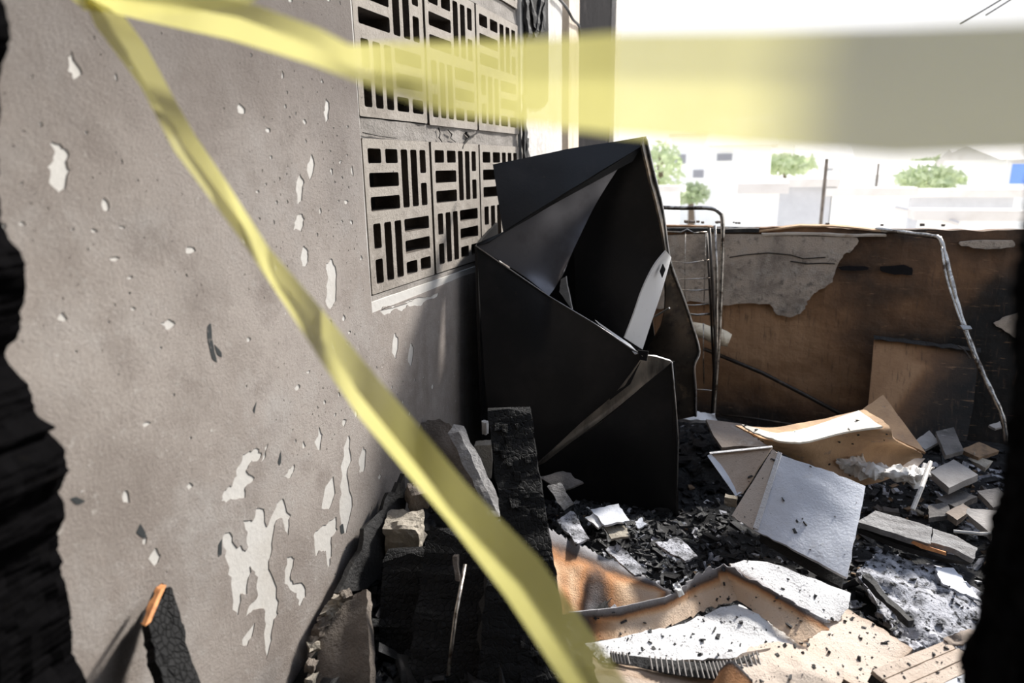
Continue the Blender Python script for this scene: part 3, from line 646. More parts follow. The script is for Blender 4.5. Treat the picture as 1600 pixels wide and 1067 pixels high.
# bent aluminium tube leaning at the right
bt = root('bent_metal_tube', PY(1573, 690, 3.3))
tag(bt, 'bent crushed metal tube running down from the parapet top at right', 'tube')
MB().tube(crv([PY(1368,358,YB+.01), PY(1410,363,3.86), PY(1455,369,3.80), PY(1467,372,3.77), PY(1473,384,3.74), PY(1485,430,3.66), PY(1498,482,3.56), PY(1512,524,3.49), PY(1530,570,3.42), PY(1552,618,3.34), PY(1566,650,3.3), PY(1573,690,3.25)], 5),
    [.0085+.0035*abs(math.sin(i*.9)) for i in range(56)], 10).obj('tube', MT['zinc'], bt, True)
MB().tube(crv([PY(1471,386,3.72), PY(1478,430,3.64), PY(1492,476,3.55), PY(1508,520,3.47), PY(1524,562,3.42)], 5), .006, 7).obj('split_seam', MT['zinc'], bt, True)
sheet('torn_collar', [[PY(1500,508,3.46), PY(1516,509,3.46)], [PY(1505,515,3.45), PY(1519,514,3.45)]], .01, MT['rim'], bt, per=3, rough=.003)
MB().tube([PY(1497,540,3.46), PY(1506,546,3.44), PY(1516,560,3.42)], .004, 6).obj('torn_tongue', MT['darksteel'], bt)
# black pole leaning along the parapet foot
o = MB().tube([PY(1100,545,3.84), PY(1190,582,3.83), PY(1260,618,3.82), PY(1320,650,3.8)], .011, 9).obj('black_pole', MT['darksteel'], None, True); tag(o, 'thin blackened pole slanting along the brown parapet foot', 'pole')
o = MB().tube([PY(1128,648,3.8), PY(1180,654,3.78), PY(1246,664,3.75)], .006, 8).obj('thin_rod', MT['darksteel'], None, True); tag(o, 'thin brown rod lying low before the parapet', 'rod')
# pale melted foam roll behind the rack
fm = []
for i in range(8):
    t = i/7; fm.append(PY(1078+62*t, 510+22*t, 3.79))
o = MB().tube(fm, [.028, .034, .040, .038, .044, .046, .044, .036], 12).obj('foam_roll', MT['cream'], None, True); tag(o, 'pale scorched roll stuck to the parapet behind the wire rack', 'roll')
# boards leaning on the parapet
o = sheet('brown_board', [[PY(1366,529,3.83), PY(1440,533,3.84), PY(1530,548,3.85)], [PY(1358,622,3.70), PY(1430,628,3.70), PY(1520,640,3.70)], [PY(1350,690,3.62), PY(1425,690,3.62), PY(1510,690,3.62)]], .012, MT['parapet'], None, per=10, rough=.006, burn=lambda u, v: min(1, max(0, .12+1.25*max(0, u+v*.55-.42)-.5*math.exp(-((u+v*.75-.62)/.10)**2)*(v > .15)+(.5 if v < .05 else 0))))
tag(o, 'plain brown board leaning on the parapet, its top edge scorched', 'board')
o = beam('charred_batten', PY(1366,527,3.82), PY(1532,547,3.83), (0, .006, .008), (0, .010, -.002), MT['charflat'], None, 14, .004); tag(o, 'charred batten along the top edge of the leaning brown board', 'batten')

# ================================================================== RUBBLE
def hgt(X, Y):
    h = .065+.03*mn.noise(Vector((X*2.2, Y*2.2, 0)))+.022*mn.noise(Vector((X*6, Y*6, 2)))+.012*mn.noise(Vector((X*17, Y*17, 5)))
    h += .10*math.exp(-((X+.55)/.30)**2-((Y-2.32)/.22)**2)
    h += .20*math.exp(-((X+1.15)/.22)**2-((Y-2.0)/.38)**2)
    h += .10*math.exp(-((X+.1)/.35)**2-((Y-3.3)/.3)**2) + .05*math.exp(-((X-.9)/.5)**2-((Y-3.3)/.4)**2)
    return max(h, .012)
V = []; F = []; ax = np.linspace(-1.195, 2.6, 130); ay = np.linspace(.70, 3.89, 120)
for y in ay:
    for x in ax: V.append((x, y, hgt(x, y)))
n = len(ax)
for j in range(len(ay)-1):
    for i in range(n-1): F.append((j*n+i, j*n+i+1, (j+1)*n+i+1, (j+1)*n+i))
stuff(mesh('rubble_bed', V, F, MT['bed'], smooth=False), 'bed of black burnt rubble and ash covering the balcony floor', 'rubble')
def chunk_cloud(name, spots, m, label):
    V = []; F = []
    for (p, s, fl) in spots:
        q = np.array(Matrix.Rotation(random.random()*6.28, 3, 'Z') @ Matrix.Rotation(random.gauss(0, .45), 3, 'X') @ Matrix.Rotation(random.gauss(0, .45), 3, 'Y'))
        sz = np.array((s*random.uniform(.7, 1.7), s*random.uniform(.4, .9), s*fl*random.uniform(.25, .7)))
        b = (np.array([(-1,-1,-1),(1,-1,-1),(1,1,-1),(-1,1,-1),(-1,-1,1),(1,-1,1),(1,1,1),(-1,1,1)])*rng.uniform(.55, 1.1, (8, 3)))*sz
        k = len(V); V += [tuple(c) for c in (b @ q.T + np.array(p))]; F += [tuple(i+k for i in g) for g in BOXF]
    return stuff(mesh(name, V, F, m), label, 'debris')
def spots(n, f, smin, smax, pw=2.5, fl=1, lift=.4):
    out = []
    while len(out) < n:
        X, Y = f(); 
        if not (-1.17 < X < 2.4 and .95 < Y < 3.85): continue
        s = smin+(smax-smin)*random.random()**pw
        out.append((Vector((X, Y, hgt(X, Y)+s*lift*fl)), s, fl))
    return out
uni = lambda: (random.uniform(-1.1, 1.9), random.uniform(1.1, 3.8))
pile = lambda: (random.gauss(-.45, .25), random.gauss(2.3, .2))
right = lambda: (random.uniform(.3, 1.5), random.uniform(1.7, 3.5))
left = lambda: (random.uniform(-1.15, -.5), random.uniform(1.2, 2.2))
chunk_cloud('charcoal_crumbs', spots(5200, uni, .003, .024, 3)+spots(4200, pile, .003, .022, 3)+spots(900, left, .006, .03), MT['coal'], 'loose black charcoal crumbs strewn over the rubble')
chunk_cloud('ash_crumbs', spots(700, uni, .003, .02, 3)+spots(1100, pile, .003, .022, 3, fl=.7)+spots(900, right, .004, .024, fl=.7), MT['ash'], 'loose grey ash flakes strewn over the rubble')
chunk_cloud('white_crumbs', spots(260, pile, .002, .015, 3, fl=.6)+spots(160, right, .004, .018, fl=.6), MT['whiteash'], 'small white ash flakes strewn over the rubble')
chunk_cloud('brown_crumbs', spots(130, pile, .004, .02, fl=.5)+spots(260, right, .004, .024, fl=.6), MT['brownbit'], 'small brown splinters strewn over the rubble')
# bigger burnt lumps, one by one
protos = [rock('charred_lump', (0, 0, 0), (1, .6, .35), MT['coal'], None, seed=k, sub=1, rough=.45) for k in range(5)]
cnt = 0
def lump(X, Y, s, lab, grp):
    global cnt
    p = protos[cnt % 5]; o = p if cnt < 5 else p.copy()
    if cnt >= 5: col.objects.link(o)
    tag(o, lab, 'charcoal', grp)
    o.location = (X, Y, hgt(X, Y)+s*.1); o.scale = (s, s*random.uniform(.7, 1.2), s*random.uniform(.7, 1.2)); o.rotation_euler = (random.gauss(0, .3), random.gauss(0, .3), random.random()*6.28); cnt += 1
for _ in range(80):
    X, Y = pile(); X = min(max(X, -.95), .1); Y = min(max(Y, 1.95), 2.75); lump(X, Y, random.uniform(.012, .034), 'black charred lump in the heap between charred post and white panel', 'charred lumps of the middle heap')
for _ in range(90): lump(random.uniform(-.35, .15), random.uniform(2.7, 3.5), random.uniform(.015, .04), 'black charred lump right of the refrigerator foot', 'charred lumps by the refrigerator foot')
for _ in range(60): lump(random.uniform(.35, 1.3), random.uniform(2.0, 3.5), random.uniform(.01, .03), 'black charred lump among the tiles right of the white panel', 'charred lumps among the tiles')
for _ in range(30): lump(random.uniform(-1.1, -.6), random.uniform(1.3, 2.2), random.uniform(.03, .06), 'black charred lump along the foot of the grey wall', 'charred lumps along the grey wall')

# ================================================================== SHEETS AND BOARDS ON THE RUBBLE
def g(*t): return [PZ(*q) if len(q) == 3 else PY(q[0], q[1], q[3]) for q in t]
Yv = lambda x, y, Y: (x, y, 0, Y)
# upright curled scorched sheet, left
def b1f(u, v): return max(.95-v*1.6 if v < .6 else 0, .75*math.exp(-((u-.50)/.17)**2)*(.5+.5*v), .5*math.exp(-((u-.22)/.1)**2)*v, (u-.9)*7, 0) + .05
o = sheet('scorched_sheet', [g(Yv(842,818,1.98), Yv(880,838,2.04), Yv(930,862,2.10), Yv(985,888,2.10), Yv(1044,922,2.05)), g(Yv(855,880,1.90), Yv(885,895,1.95), Yv(930,905,2.0), Yv(985,915,2.03), Yv(1044,930,2.03)), g(Yv(866,960,1.82), Yv(890,958,1.86), Yv(930,954,1.92), Yv(985,945,1.97), Yv(1044,938,2.01))], .004, MT['burnt'], None, per=16, mode='crv', rough=.008, jag=.020, burn=b1f)
tag(o, 'orange and black scorched sheet curling upright beside the charred post', 'sheet')
# folded sheet with the torn grey back edge and the ridge
def b2f(u, v):
    e = max(0, 1.0-v*1.75) if u < .62 else max(0, .80-v*1.8)
    return max(e, .9-u*5, 0)*1.0+.04
o = sheet('folded_sheet', [g((890,956,.22),(965,950,.21),(1040,933,.22),(1090,898,.25),(1130,882,.27),(1215,927,.24),(1297,972,.21)),
    g((893,978,.17),(965,972,.17),(1040,955,.18),(1098,922,.20),(1140,908,.22),(1210,948,.205),(1280,990,.19)),
    g((897,1004,.14),(965,998,.14),(1040,980,.145),(1105,952,.16),(1153,938,.18),(1205,974,.175),(1256,1010,.165))], .004, MT['burnt'], None, per=12, rough=.006, jag=.018, burn=b2f, seed=3, scatter=110)
tag(o, 'orange scorched sheet folded into a ridge in front of the rubble heap', 'sheet')
o = sheet('ashed_sheet', [g((1140,880,.24),(1190,876,.235),(1262,900,.22),(1330,926,.19)), g((1150,893,.22),(1215,915,.205),(1270,938,.19),(1325,950,.17)), g((1180,915,.19),(1230,945,.18),(1280,965,.17),(1310,970,.15))], .008, MT['whiteboard'], None, per=7, mode='crv', rough=.008, jag=.006, seed=5, scatter=40)
tag(o, 'pale ashed sheet arching behind the folded ridge, under the tilted white panel', 'sheet')
o = sheet('white_ash_sheet', [g((915,1003,.150),(1000,990,.150),(1080,968,.158),(1153,940,.175)), g((925,1018,.145),(1020,1012,.147),(1120,1000,.155),(1205,974,.170)), g((940,1034,.14),(1040,1034,.14),(1150,1028,.145),(1262,1010,.155))], .008, MT['whiteboard'], None, per=8, rough=.012, jag=.010, seed=7, scatter=190, rs=14)
tag(o, 'bright white ash coated sheet lying in front of the orange fold', 'sheet')
def bz(u, v): return .12+.25*max(0, 1-8*min(u, 1-u, v, 1-v))
o = sheet('beige_sheet', [g((1232,950,.17),(1296,935,.15),(1365,972,.14),(1424,1013,.13)), g((1240,985,.15),(1282,985,.14),(1345,1012,.13),(1400,1045,.12)), g((1225,1012,.135),(1270,1030,.13),(1315,1060,.12),(1370,1095,.11))], .012, MT['beige'], None, per=8, rough=.007, jag=.008, burn=bz, seed=9, scatter=200)
tag(o, 'large beige ash dusted sheet at bottom centre right, beside the grey ash mat', 'sheet')
o = sheet('speckled_slab', [g((1172,1014,.165),(1216,1002,.17),(1258,1014,.165),(1318,1048,.15)), g((1140,1045,.16),(1195,1045,.165),(1255,1052,.16),(1318,1075,.14)), g((1110,1090,.14),(1175,1095,.14),(1250,1100,.13),(1320,1105,.12))], .02, MT['beige'], None, per=8, rough=.010, jag=.008, burn=lambda u, v: .2, seed=11, scatter=110)
tag(o, 'speckled beige slab at the very front, right of the corrugated piece', 'slab')
# corrugated board: liner sheet with its row of open flutes
cb = root('corrugated_board', PZ(1060, 1060, .1)); tag(cb, 'burnt corrugated board with open flutes at the bottom of the frame', 'board')
def bc(u, v): return .38+.3*nz3((u*2, v*2, 0), 2, 4)
fl_pts_ = [PZ(952,1022,.150), PZ(985,1027,.152), PZ(1040,1033,.156), PZ(1100,1039,.160), PZ(1140,1036,.165), PZ(1185,1022,.172)]
fl_front_ = [PZ(955,1036,.138), PZ(990,1041,.14), PZ(1044,1054,.142), PZ(1108,1062,.145), PZ(1150,1059,.148), PZ(1192,1040,.160)]
sheet('flute_shade', [[p+Vector((0,.004,.003)) for p in fl_pts_], [p+Vector((0,0,.002)) for p in fl_front_]], .003, MT['charflat'], cb, per=3)  # dark backing painted for the shade inside the open flutes
sheet('liner', [g((925,1024,.13),(1010,1036,.135),(1100,1052,.14),(1165,1052,.14)), g((930,1055,.125),(1010,1065,.13),(1080,1070,.13),(1140,1072,.125)), g((945,1100,.12),(1020,1105,.12),(1085,1110,.12),(1130,1110,.11))], .006, MT['beige'], cb, per=8, rough=.009, jag=.006, burn=bc, seed=13)
fl_pts = crv([PZ(952,1022,.150), PZ(985,1027,.152), PZ(1040,1033,.156), PZ(1100,1039,.160), PZ(1140,1036,.165), PZ(1185,1022,.172)], 7)
fl_front = crv([PZ(955,1036,.138), PZ(990,1041,.14), PZ(1044,1054,.142), PZ(1108,1062,.145), PZ(1150,1059,.148), PZ(1192,1040,.160)], 7)
for i in range(1, len(fl_pts)-1):
    if 6 < i < 11: continue
    MB().tube([fl_pts[i]+Vector((0,0,.012)), fl_front[i]+Vector((0,-.002,.006))], .0026, 5).obj('flute', MT['greytile'], cb)
o = sheet('fluted_flap', [g((1160,1020,.175),(1182,1016,.178),(1205,1012,.175)), g((1130,1042,.158),(1160,1038,.160),(1180,1032,.16))], .004, MT['browntop'], cb, per=5, rough=.003)
sheet('brown_curl', [g((1128,1042,.19),(1142,1032,.21),(1160,1045,.20),(1176,1062,.18)), g((1105,1085,.14),(1130,1070,.17),(1155,1085,.16),(1175,1095,.14))], .006, MT['burnt'], cb, per=6, mode='crv', rough=.004, jag=.004, burn=lambda u, v: .95-2.2*v if v < .3 else .42)
# tilted white metal panel with its folded flaps
wp = root('white_metal_panel', PZ(1250, 800, .2)); tag(wp, 'large ash whitened metal panel tilted towards the doorway with folded side flaps', 'panel')
q1, q2, q3, q4 = PZ(1215,709,.47), PZ(1353,759,.405), PZ(1323,903,.215), PZ(1178,828,.25)
sheet('face', [[q1, q1.lerp(q2, .5)+Vector((0,0,.004)), q2], [q1.lerp(q4,.5), (q1+q2+q3+q4)/4+Vector((0,0,-.006)), q2.lerp(q3,.5)], [q4, q4.lerp(q3,.5)+Vector((0,0,.004)), q3]], .016, MT['bluewhite'], wp, per=8, mode='crv', rough=.005, jag=.004, scatter=26)
s1, s2 = PZ(1207,702,.475), PZ(1143,806,.275)
sheet('side_flap', [[s1, q1+Vector((-.003,0,.004))], [s2, q4+Vector((-.004,0,.004))]], .008, MT['beige'], wp, per=8, rough=.003, jag=.003, burn=lambda u, v: .1, scatter=8)
sheet('side_lip', [[q1+Vector((0,0,.010)), q1+Vector((.014,-.004,.008))], [q4+Vector((-.004,0,.010)), q4+Vector((.014,-.004,.008))]], .006, MT['whiteboard'], wp, per=10, rough=.003)
t1, t2, t3 = PZ(1108,709,.37), PZ(1206,699,.47), PZ(1157,772,.32)
sheet('corner_flap', [[t1, t1.lerp(t2, .5), t2], [t1.lerp(t3, .55), t1.lerp(t3,.5).lerp(t2,.45), t2.lerp(t3, .5)], [t3+Vector((-.012,0,0)), t3, t3+Vector((.008,.006,0))]], .006, MT['beige'], wp, per=6, rough=.003, burn=lambda u, v: .32, scatter=8)
sheet('flap_rim', [[t1+Vector((-.006,-.012,-.004)), t3+Vector((-.016,-.012,-.004))], [t1+Vector((.012,.004,.006)), t3+Vector((.004,.006,.006))]], .004, MT['bluewhite'], wp, per=6)
sheet('flap_edge', [[t1+Vector((0,.004,.006)), t2+Vector((0,.004,.006))], [t1+Vector((.004,-.012,.006)), t2+Vector((0,-.012,.006))]], .004, MT['whiteboard'], wp, per=6)
sheet('underside', [[q1+Vector((0,0,-.03)), q2+Vector((0,0,-.03))], [q4+Vector((.02,.02,-.05)), q3+Vector((-.01,.02,-.05))]], .02, MT['charflat'], wp, per=4)
# big tan sheet behind, its far half tipping to the sun
o = sheet('tan_sheet', [g((1150,664,.43),(1215,667,.445),(1285,654,.46),(1350,640,.49)), g((1172,676,.45),(1234,689,.445),(1312,671,.47),(1388,664,.50)), g((1186,688,.43),(1242,695,.425),(1318,680,.44),(1398,688,.44)), g((1205,700,.37),(1262,714,.345),(1335,714,.33),(1442,712,.28)), g((1215,706,.33),(1275,734,.29),(1345,758,.25),(1412,740,.24))], .006, MT['tan'], None, per=7, mode='crv', rough=.005, jag=.006, seed=15, scatter=60)
tag(o, 'wide warped tan sheet behind the white metal panel', 'sheet')
o = sheet('sun_patch_board', [g((1158,662,.465),(1178,667,.47),(1215,676,.472),(1262,668,.475),(1300,655,.485),(1342,641,.50)), g((1172,672,.462),(1196,682,.462),(1226,690,.462),(1262,689,.465),(1318,675,.478),(1378,666,.502))], .008, MT['sunpatch'], None, per=6, mode='crv', rough=.002, jag=.006, seed=71, scatter=10); tag(o, 'cream strip painted as a sun patch along the crest of the wide tan sheet', 'board')  # added pale strip; direct sunlight put into its cream colour
o = sheet('pointed_board', [g(Yv(1346,641,3.24), Yv(1380,617,3.30)), g(Yv(1395,684,3.08), Yv(1447,707,3.05))], .012, MT['tan'], None, per=6, rough=.003, jag=.004, seed=17); tag(o, 'pointed brown board standing up behind the tan sheet', 'board')
o = sheet('grey_board', [g((1103,656,.33),(1160,662,.32),(1200,688,.30)), g((1113,678,.31),(1150,682,.305),(1202,694,.30)), g((1128,699,.29),(1160,696,.29),(1204,698,.29))], .014, MT['browntop'], None, per=5, rough=.005, jag=.004, seed=19, scatter=8); tag(o, 'small grey brown board between the refrigerator and the tan sheet', 'board')
o = sheet('ash_sheet', [g((1062,644,.33),(1085,640,.34),(1116,648,.33)), g((1060,655,.31),(1090,654,.32),(1122,658,.30))], .02, MT['whiteash'], None, per=6, rough=.012, jag=.008); tag(o, 'bright ash crust at the foot of the wire rack', 'ash')
# crumpled cloth
def clothgrid():
    up_ = [(1306,718),(1335,716),(1365,724),(1395,730),(1425,732),(1445,726),(1455,735)]
    dn = [(1312,730),(1340,742),(1368,752),(1395,752),(1420,760),(1438,762),(1452,752)]
    mid = [((a[0]+b[0])/2, (a[1]+b[1])/2-4) for a, b in zip(up_, dn)]
    return [[PZ(x, y, .315) for x, y in up_], [PZ(x, y, .335) for x, y in mid], [PZ(x, y, .285) for x, y in dn]]
o = sheet('crumpled_cloth', clothgrid(), .006, MT['cloth'], None, per=8, mode='crv', rough=.035, jag=.010, seed=21, rs=22); tag(o, 'crumpled dirty white cloth lying right of the white metal panel', 'cloth')
o = MB().tube([PZ(1454,722,.35), PZ(1440,762,.33), PZ(1426,796,.27)], .008, 6).obj('pale_stick', MT['post']); tag(o, 'short pale stick standing in the rubble beside the white cloth', 'stick')
# tiles on the right
def tile(pts, z, th, m, lab, nm='stone_tile', seed=0, cat='tile'):
    P = [PZ(x, y, z+dz) for x, y, dz in pts]
    o = sheet(nm, [[P[0], P[1]], [P[3], P[2]]], th, MT[m], None, per=5, rough=.004, jag=.004, seed=seed); tag(o, lab, cat); return o
tile([(1453,737,0),(1490,718,.02),(1529,742,.01),(1483,762,-.01)], .27, .03, 'greytile', 'square pale grey tile right of the crumpled cloth')
tile([(1508,800,0),(1512,793,.01),(1572,800,.02),(1548,834,0)], .22, .03, 'greytile', 'grey tile tilted beside the dark right doorjamb', seed=3)
tile([(1463,778,0),(1500,764,.01),(1526,776,.01),(1492,792,0)], .20, .025, 'darktile', 'smoked dark tile just below the square pale tile', seed=5)
tile([(1450,790,0),(1480,784,.01),(1487,805,0),(1452,808,0)], .19, .02, 'darktile', 'small smoked tile above the long charred plank', seed=7)
tile([(1527,768,0),(1560,762,.02),(1584,782,0),(1552,792,0)], .24, .025, 'darktile', 'smoked tile half hidden by the right doorjamb', seed=9)
tile([(1478,800,0),(1505,786,.01),(1520,797,0),(1496,812,0)], .20, .025, 'browntop', 'small brown tile fragment between the dark tiles', seed=11)
tile([(1428,690,.01),(1452,672,.02),(1468,690,.01),(1446,702,0)], .28, .012, 'greytile', 'small pale tile at the right end of the tan sheet', seed=13)
tile([(1462,674,.02),(1490,668,.03),(1506,704,0),(1478,712,0)], .30, .02, 'darktile', 'dark slate board standing behind the pale tile at the parapet foot', 'slate_board', seed=15, cat='board')
tile([(1500,702,.01),(1530,690,.03),(1562,704,.01),(1530,714,0)], .28, .02, 'brownbit', 'brown splintered board near the foot of the bent tube', 'splintered_board', seed=17, cat='board')
tile([(1400,735,0),(1430,716,.02),(1446,716,.01),(1412,752,0)], .29, .016, 'browntop', 'grey brown corner piece under the end of the tan sheet', 'board_fragment', seed=19, cat='board')
tile([(1545,664,.01),(1562,658,.02),(1572,664,.01),(1556,670,0)], .30, .012, 'greytile', 'thin pale sliver beside the bent tube foot', 'tile_sliver', seed=21)
tile([(1512,716,0),(1524,712,.02),(1552,720,.0),(1540,730,0)], .26, .02, 'cement', 'small cream rubble piece below the brown splintered board', 'rubble_piece', seed=23, cat='rubble')
for k, (x, y, s, mm) in enumerate([(1395,775,.03,'darktile'),(1420,790,.022,'brownbit'),(1378,770,.025,'darktile'),(1405,795,.02,'ash'),(1462,815,.022,'ash'),(1440,775,.018,'cement'),(1500,830,.02,'darktile'),(1475,752,.02,'coal'),(1540,750,.02,'darktile'),(1390,788,.016,'cement')]):
    p = PZ(x, y, .16); tag(rock('rubble_fragment', (p.x, p.y, hgt(p.x, p.y)+s*.5), (s, s*.7, s*.4), MT[mm], seed=k+40, sub=1, rough=.4, rot=k), 'broken rubble fragment among the tiles right of the white panel', 'rubble', 'rubble fragments among the tiles')
o = MB().tube([PZ(1490,830,.21), PZ(1530,834,.215), PZ(1562,833,.22)], .006, 6).obj('thin_batten', MT['post']); tag(o, 'thin pale batten below the grey tilted tile', 'batten')
# long charred plank with its raw split front
lp = root('charred_plank', PZ(1430, 850, .15)); tag(lp, 'long charred plank with a raw orange split edge over dark hollow', 'plank')
sheet('upper_board', [g((1368,797,.27),(1410,808,.265),(1456,824,.255)), g((1340,815,.26),(1400,833,.255),(1455,849,.245))], .022, MT['greyplank'], lp, per=6, rough=.004, jag=.004, seed=31)
sheet('end_board', [g((1458,826,.25),(1495,838,.24),(1526,856,.225)), g((1456,848,.24),(1490,858,.23),(1522,874,.215))], .02, MT['greyplank'], lp, per=6, rough=.004, jag=.005, seed=33)
sheet('split_edge', [g((1400,833,.245),(1440,850,.238),(1478,863,.23)), g((1404,838,.235),(1440,857,.225),(1478,868,.22))], .014, MT['freshwood'], lp, per=5, rough=.003, jag=.003)
sheet('lower_board', [g((1340,818,.235),(1400,842,.22),(1478,864,.21),(1520,874,.205)), g((1342,826,.225),(1400,850,.21),(1478,872,.20),(1518,880,.195))], .03, MT['charflat'], lp, per=5, rough=.004)
# ash mat
o = sheet('ash_mat', [g((1338,892,.15),(1375,866,.17),(1440,878,.165),(1500,905,.15),(1560,935,.13)), g((1352,920,.135),(1400,915,.15),(1455,920,.15),(1505,940,.14),(1550,960,.12)), g((1380,965,.12),(1420,975,.125),(1460,985,.12),(1500,990,.115),(1540,1000,.1)), g((1420,1015,.10),(1450,1015,.10),(1480,1015,.10),(1505,1018,.10),(1530,1020,.09))], .02, MT['ash'], None, per=8, mode='crv', rough=.022, jag=.02, seed=35, scatter=520, rs=18)
tag(o, 'crusted mat of grey ash and char in front of the long charred plank', 'ash')
o = sheet('white_crust', [g((1458,886,.175),(1490,890,.17),(1512,915,.16)), g((1470,910,.165),(1500,925,.16),(1535,938,.145))], .008, MT['bluewhite'], None, per=6, rough=.006, jag=.012, seed=37, scatter=10); tag(o, 'smooth white crust patch on the right of the grey ash mat', 'ash')
o = beam('charred_stick', PZ(1350,902,.18), PZ(1424,976,.15), (.010, .006, 0), (0, .004, .008), MT['charflat'], None, 12, .004); tag(o, 'thin charred stick lying along the left side of the ash mat', 'stick')
# slatted crate piece, bottom right
sc_ = root('slatted_crate_piece', PZ(1430, 1040, .1)); tag(sc_, 'slatted wooden crate piece at the bottom right, ash on its planks', 'crate')
A, B, Cc, Dd = PZ(1362,1046,.20), PZ(1476,1000,.205), PZ(1560,1050,.17), PZ(1440,1110,.165)
for k in range(4):
    a0, a1_ = k/4+.01, (k+1)/4-.012
    sheet('plank', [[A.lerp(Dd, a0), B.lerp(Cc, a0)], [A.lerp(Dd, a1_), B.lerp(Cc, a1_)]], .014, MT['beige' if k != 3 else 'bluewhite'], sc_, per=7, rough=.003, jag=.002, seed=40+k, burn=lambda u, v: .30, scatter=12)
sheet('base_board', [[A+Vector((0,0,-.016)), B+Vector((0,0,-.016))], [Dd+Vector((0,0,-.016)), Cc+Vector((0,0,-.016))]], .03, MT['charflat'], sc_, per=3)
o = sheet('rusty_scrap', [g((1474,1000,.20),(1500,985,.215),(1535,984,.20)), g((1488,1010,.195),(1515,1004,.205),(1545,1000,.19))], .006, MT['browntop'], None, per=6, mode='crv', rough=.014, jag=.008, rs=25); tag(o, 'crumpled rusty scrap lying above the slatted crate piece', 'scrap')
# flakes in the heap left of the panel
def flake(pts, z, m, lab, th=.008, rough=.006, seed=0, nm='ash_flake'):
    P = [PZ(x, y, z+dz) for x, y, dz in pts]
    o = sheet(nm, [[P[0], P[1]], [P[3], P[2]]], th, MT[m], None, per=6, rough=rough, jag=.008, seed=seed, rs=20); tag(o, lab, 'flake'); return o
flake([(922,795,.0),(966,788,.02),(985,812,.01),(945,820,0)], .25, 'bluewhite', 'flat pale flake on top of the charcoal heap', seed=51)
flake([(868,812,.0),(896,800,.01),(922,842,0),(900,850,0)], .25, 'ash', 'ragged white ash flake above the curled orange sheet', seed=53, rough=.014)
flake([(914,808,.0),(928,802,.01),(946,818,0),(935,824,0)], .24, 'whiteash', 'small white flake left of the flat pale flake', seed=55)
flake([(1025,848,.01),(1058,838,.02),(1092,868,.0),(1070,878,0)], .22, 'ash', 'cracked grey charcoal flake at the right of the heap', seed=57, rough=.010)
flake([(945,858,0),(965,850,.02),(1012,892,0),(992,900,0)], .22, 'ash', 'long grey ash flake at the bottom of the heap', seed=59, rough=.012)
flake([(990,815,.02),(1003,808,.03),(1010,818,.02),(998,824,.01)], .24, 'bluewhite', 'tiny bluish white chip in the middle of the heap', seed=61, nm='white_chip')
flake([(842,745,.02),(880,735,.04),(912,752,.04),(880,768,.0)], .27, 'darktile', 'flat grey board scrap at the foot of the refrigerator', seed=63, nm='board_scrap')
flake([(855,760,.02),(875,752,.04),(895,785,.02),(880,796,.0)], .27, 'greyplank', 'grey splintered scrap lying below the flat board scrap', seed=65, nm='splinter_scrap')
flake([(946,822,0),(975,820,.01),(985,836,0),(955,842,0)], .225, 'cement', 'brown grey crumbly scrap under the flat pale flake', seed=67, nm='crumbly_scrap')
rk1 = PZ(1142, 782, .27); tag(rock('cream_lump', rk1, (.022, .016, .018), MT['cement'], seed=3, sub=1), 'cream lump tucked behind the left flap of the white panel', 'lump')
# white twisted scraps on the folded sheet
o = sheet('foil_scrap', [g((1050,912,.24),(1058,908,.25)), g((1056,922,.23),(1064,918,.24)), g((1062,932,.22),(1070,929,.22))], .003, MT['whitestrip'], None, per=4, rough=.012, rs=60); tag(o, 'tiny bright foil scrap on the torn edge of the folded sheet', 'foil')
# flecks lying on the sheets
k0 = []
for p, nrm in SURF:
    s = .0009+.0070*random.random()**5; k0.append((p+nrm*s*.25, s, .7))
chunk_cloud('char_flecks', k0, MT['coal'], 'small black char flecks scattered over the pale sheets')

# ================================================================== FOREGROUND LEFT: CHARRED TIMBER AND MASONRY
cp = root('charred_post', (-.52, 1.75, .05)); tag(cp, 'tall alligator charred post standing left of the curled orange sheet', 'post')
p_t = PY(795,640,1.92); p_b = PY(858,1090,1.50)
p_b = p_t + (p_b-p_t)*1.02
wv = Vector((.064, .03, 0)); tv = Vector((-.012, .028, 0))
beam('shaft', p_b, p_t, wv, tv, MT['char'], cp, 60, .0035, .94, seed=2, jagend=.03)
# char scales standing proud of the faces of the post
for k in range(34):
    t = random.uniform(.03, .97); u = random.uniform(-.8, .8); c = p_b.lerp(p_t, t)+wv*u-tv*1.02
    s = random.uniform(.008, .017); dr = (p_t-p_b).normalized()
    beam('char_scale', c-dr*s, c+dr*s, wv.normalized()*s*.8, tv.normalized()*.004, MT['char'], cp, 2, .003, seed=k)
o = beam('charred_beam', PY(700,1100,1.42), PY(725,830,1.72), (.12, .02, 0), (0, .03, .01), MT['char'], None, 30, .004, .9, seed=5, jagend=.04); tag(o, 'wide black charred beam end rising behind the diagonal tape', 'beam')
o = beam('charred_beam', PY(640,1100,1.46), PY(650,860,1.70), (.09, .03, 0), (0, .03, .01), MT['char'], None, 30, .004, .95, seed=6, jagend=.04); tag(o, 'black charred beam below the broken mortar block', 'beam')
o = beam('charred_beam', PY(790,1110,1.44), PY(800,900,1.62), (.07, .02, 0), (0, .025, .01), MT['char'], None, 30, .004, .95, seed=7, jagend=.04); tag(o, 'short black charred beam in front of the charred post', 'beam')
o = sheet('charred_partition', [[PY(560,885,1.78), PY(640,880,1.74), PY(760,880,1.66)], [PY(560,1100,1.50), PY(660,1100,1.46), PY(790,1100,1.42)]], .02, MT['charflat'], None, per=9, rough=.012, jag=.02); tag(o, 'black charred partition slumped against the rubble at lower left', 'partition')
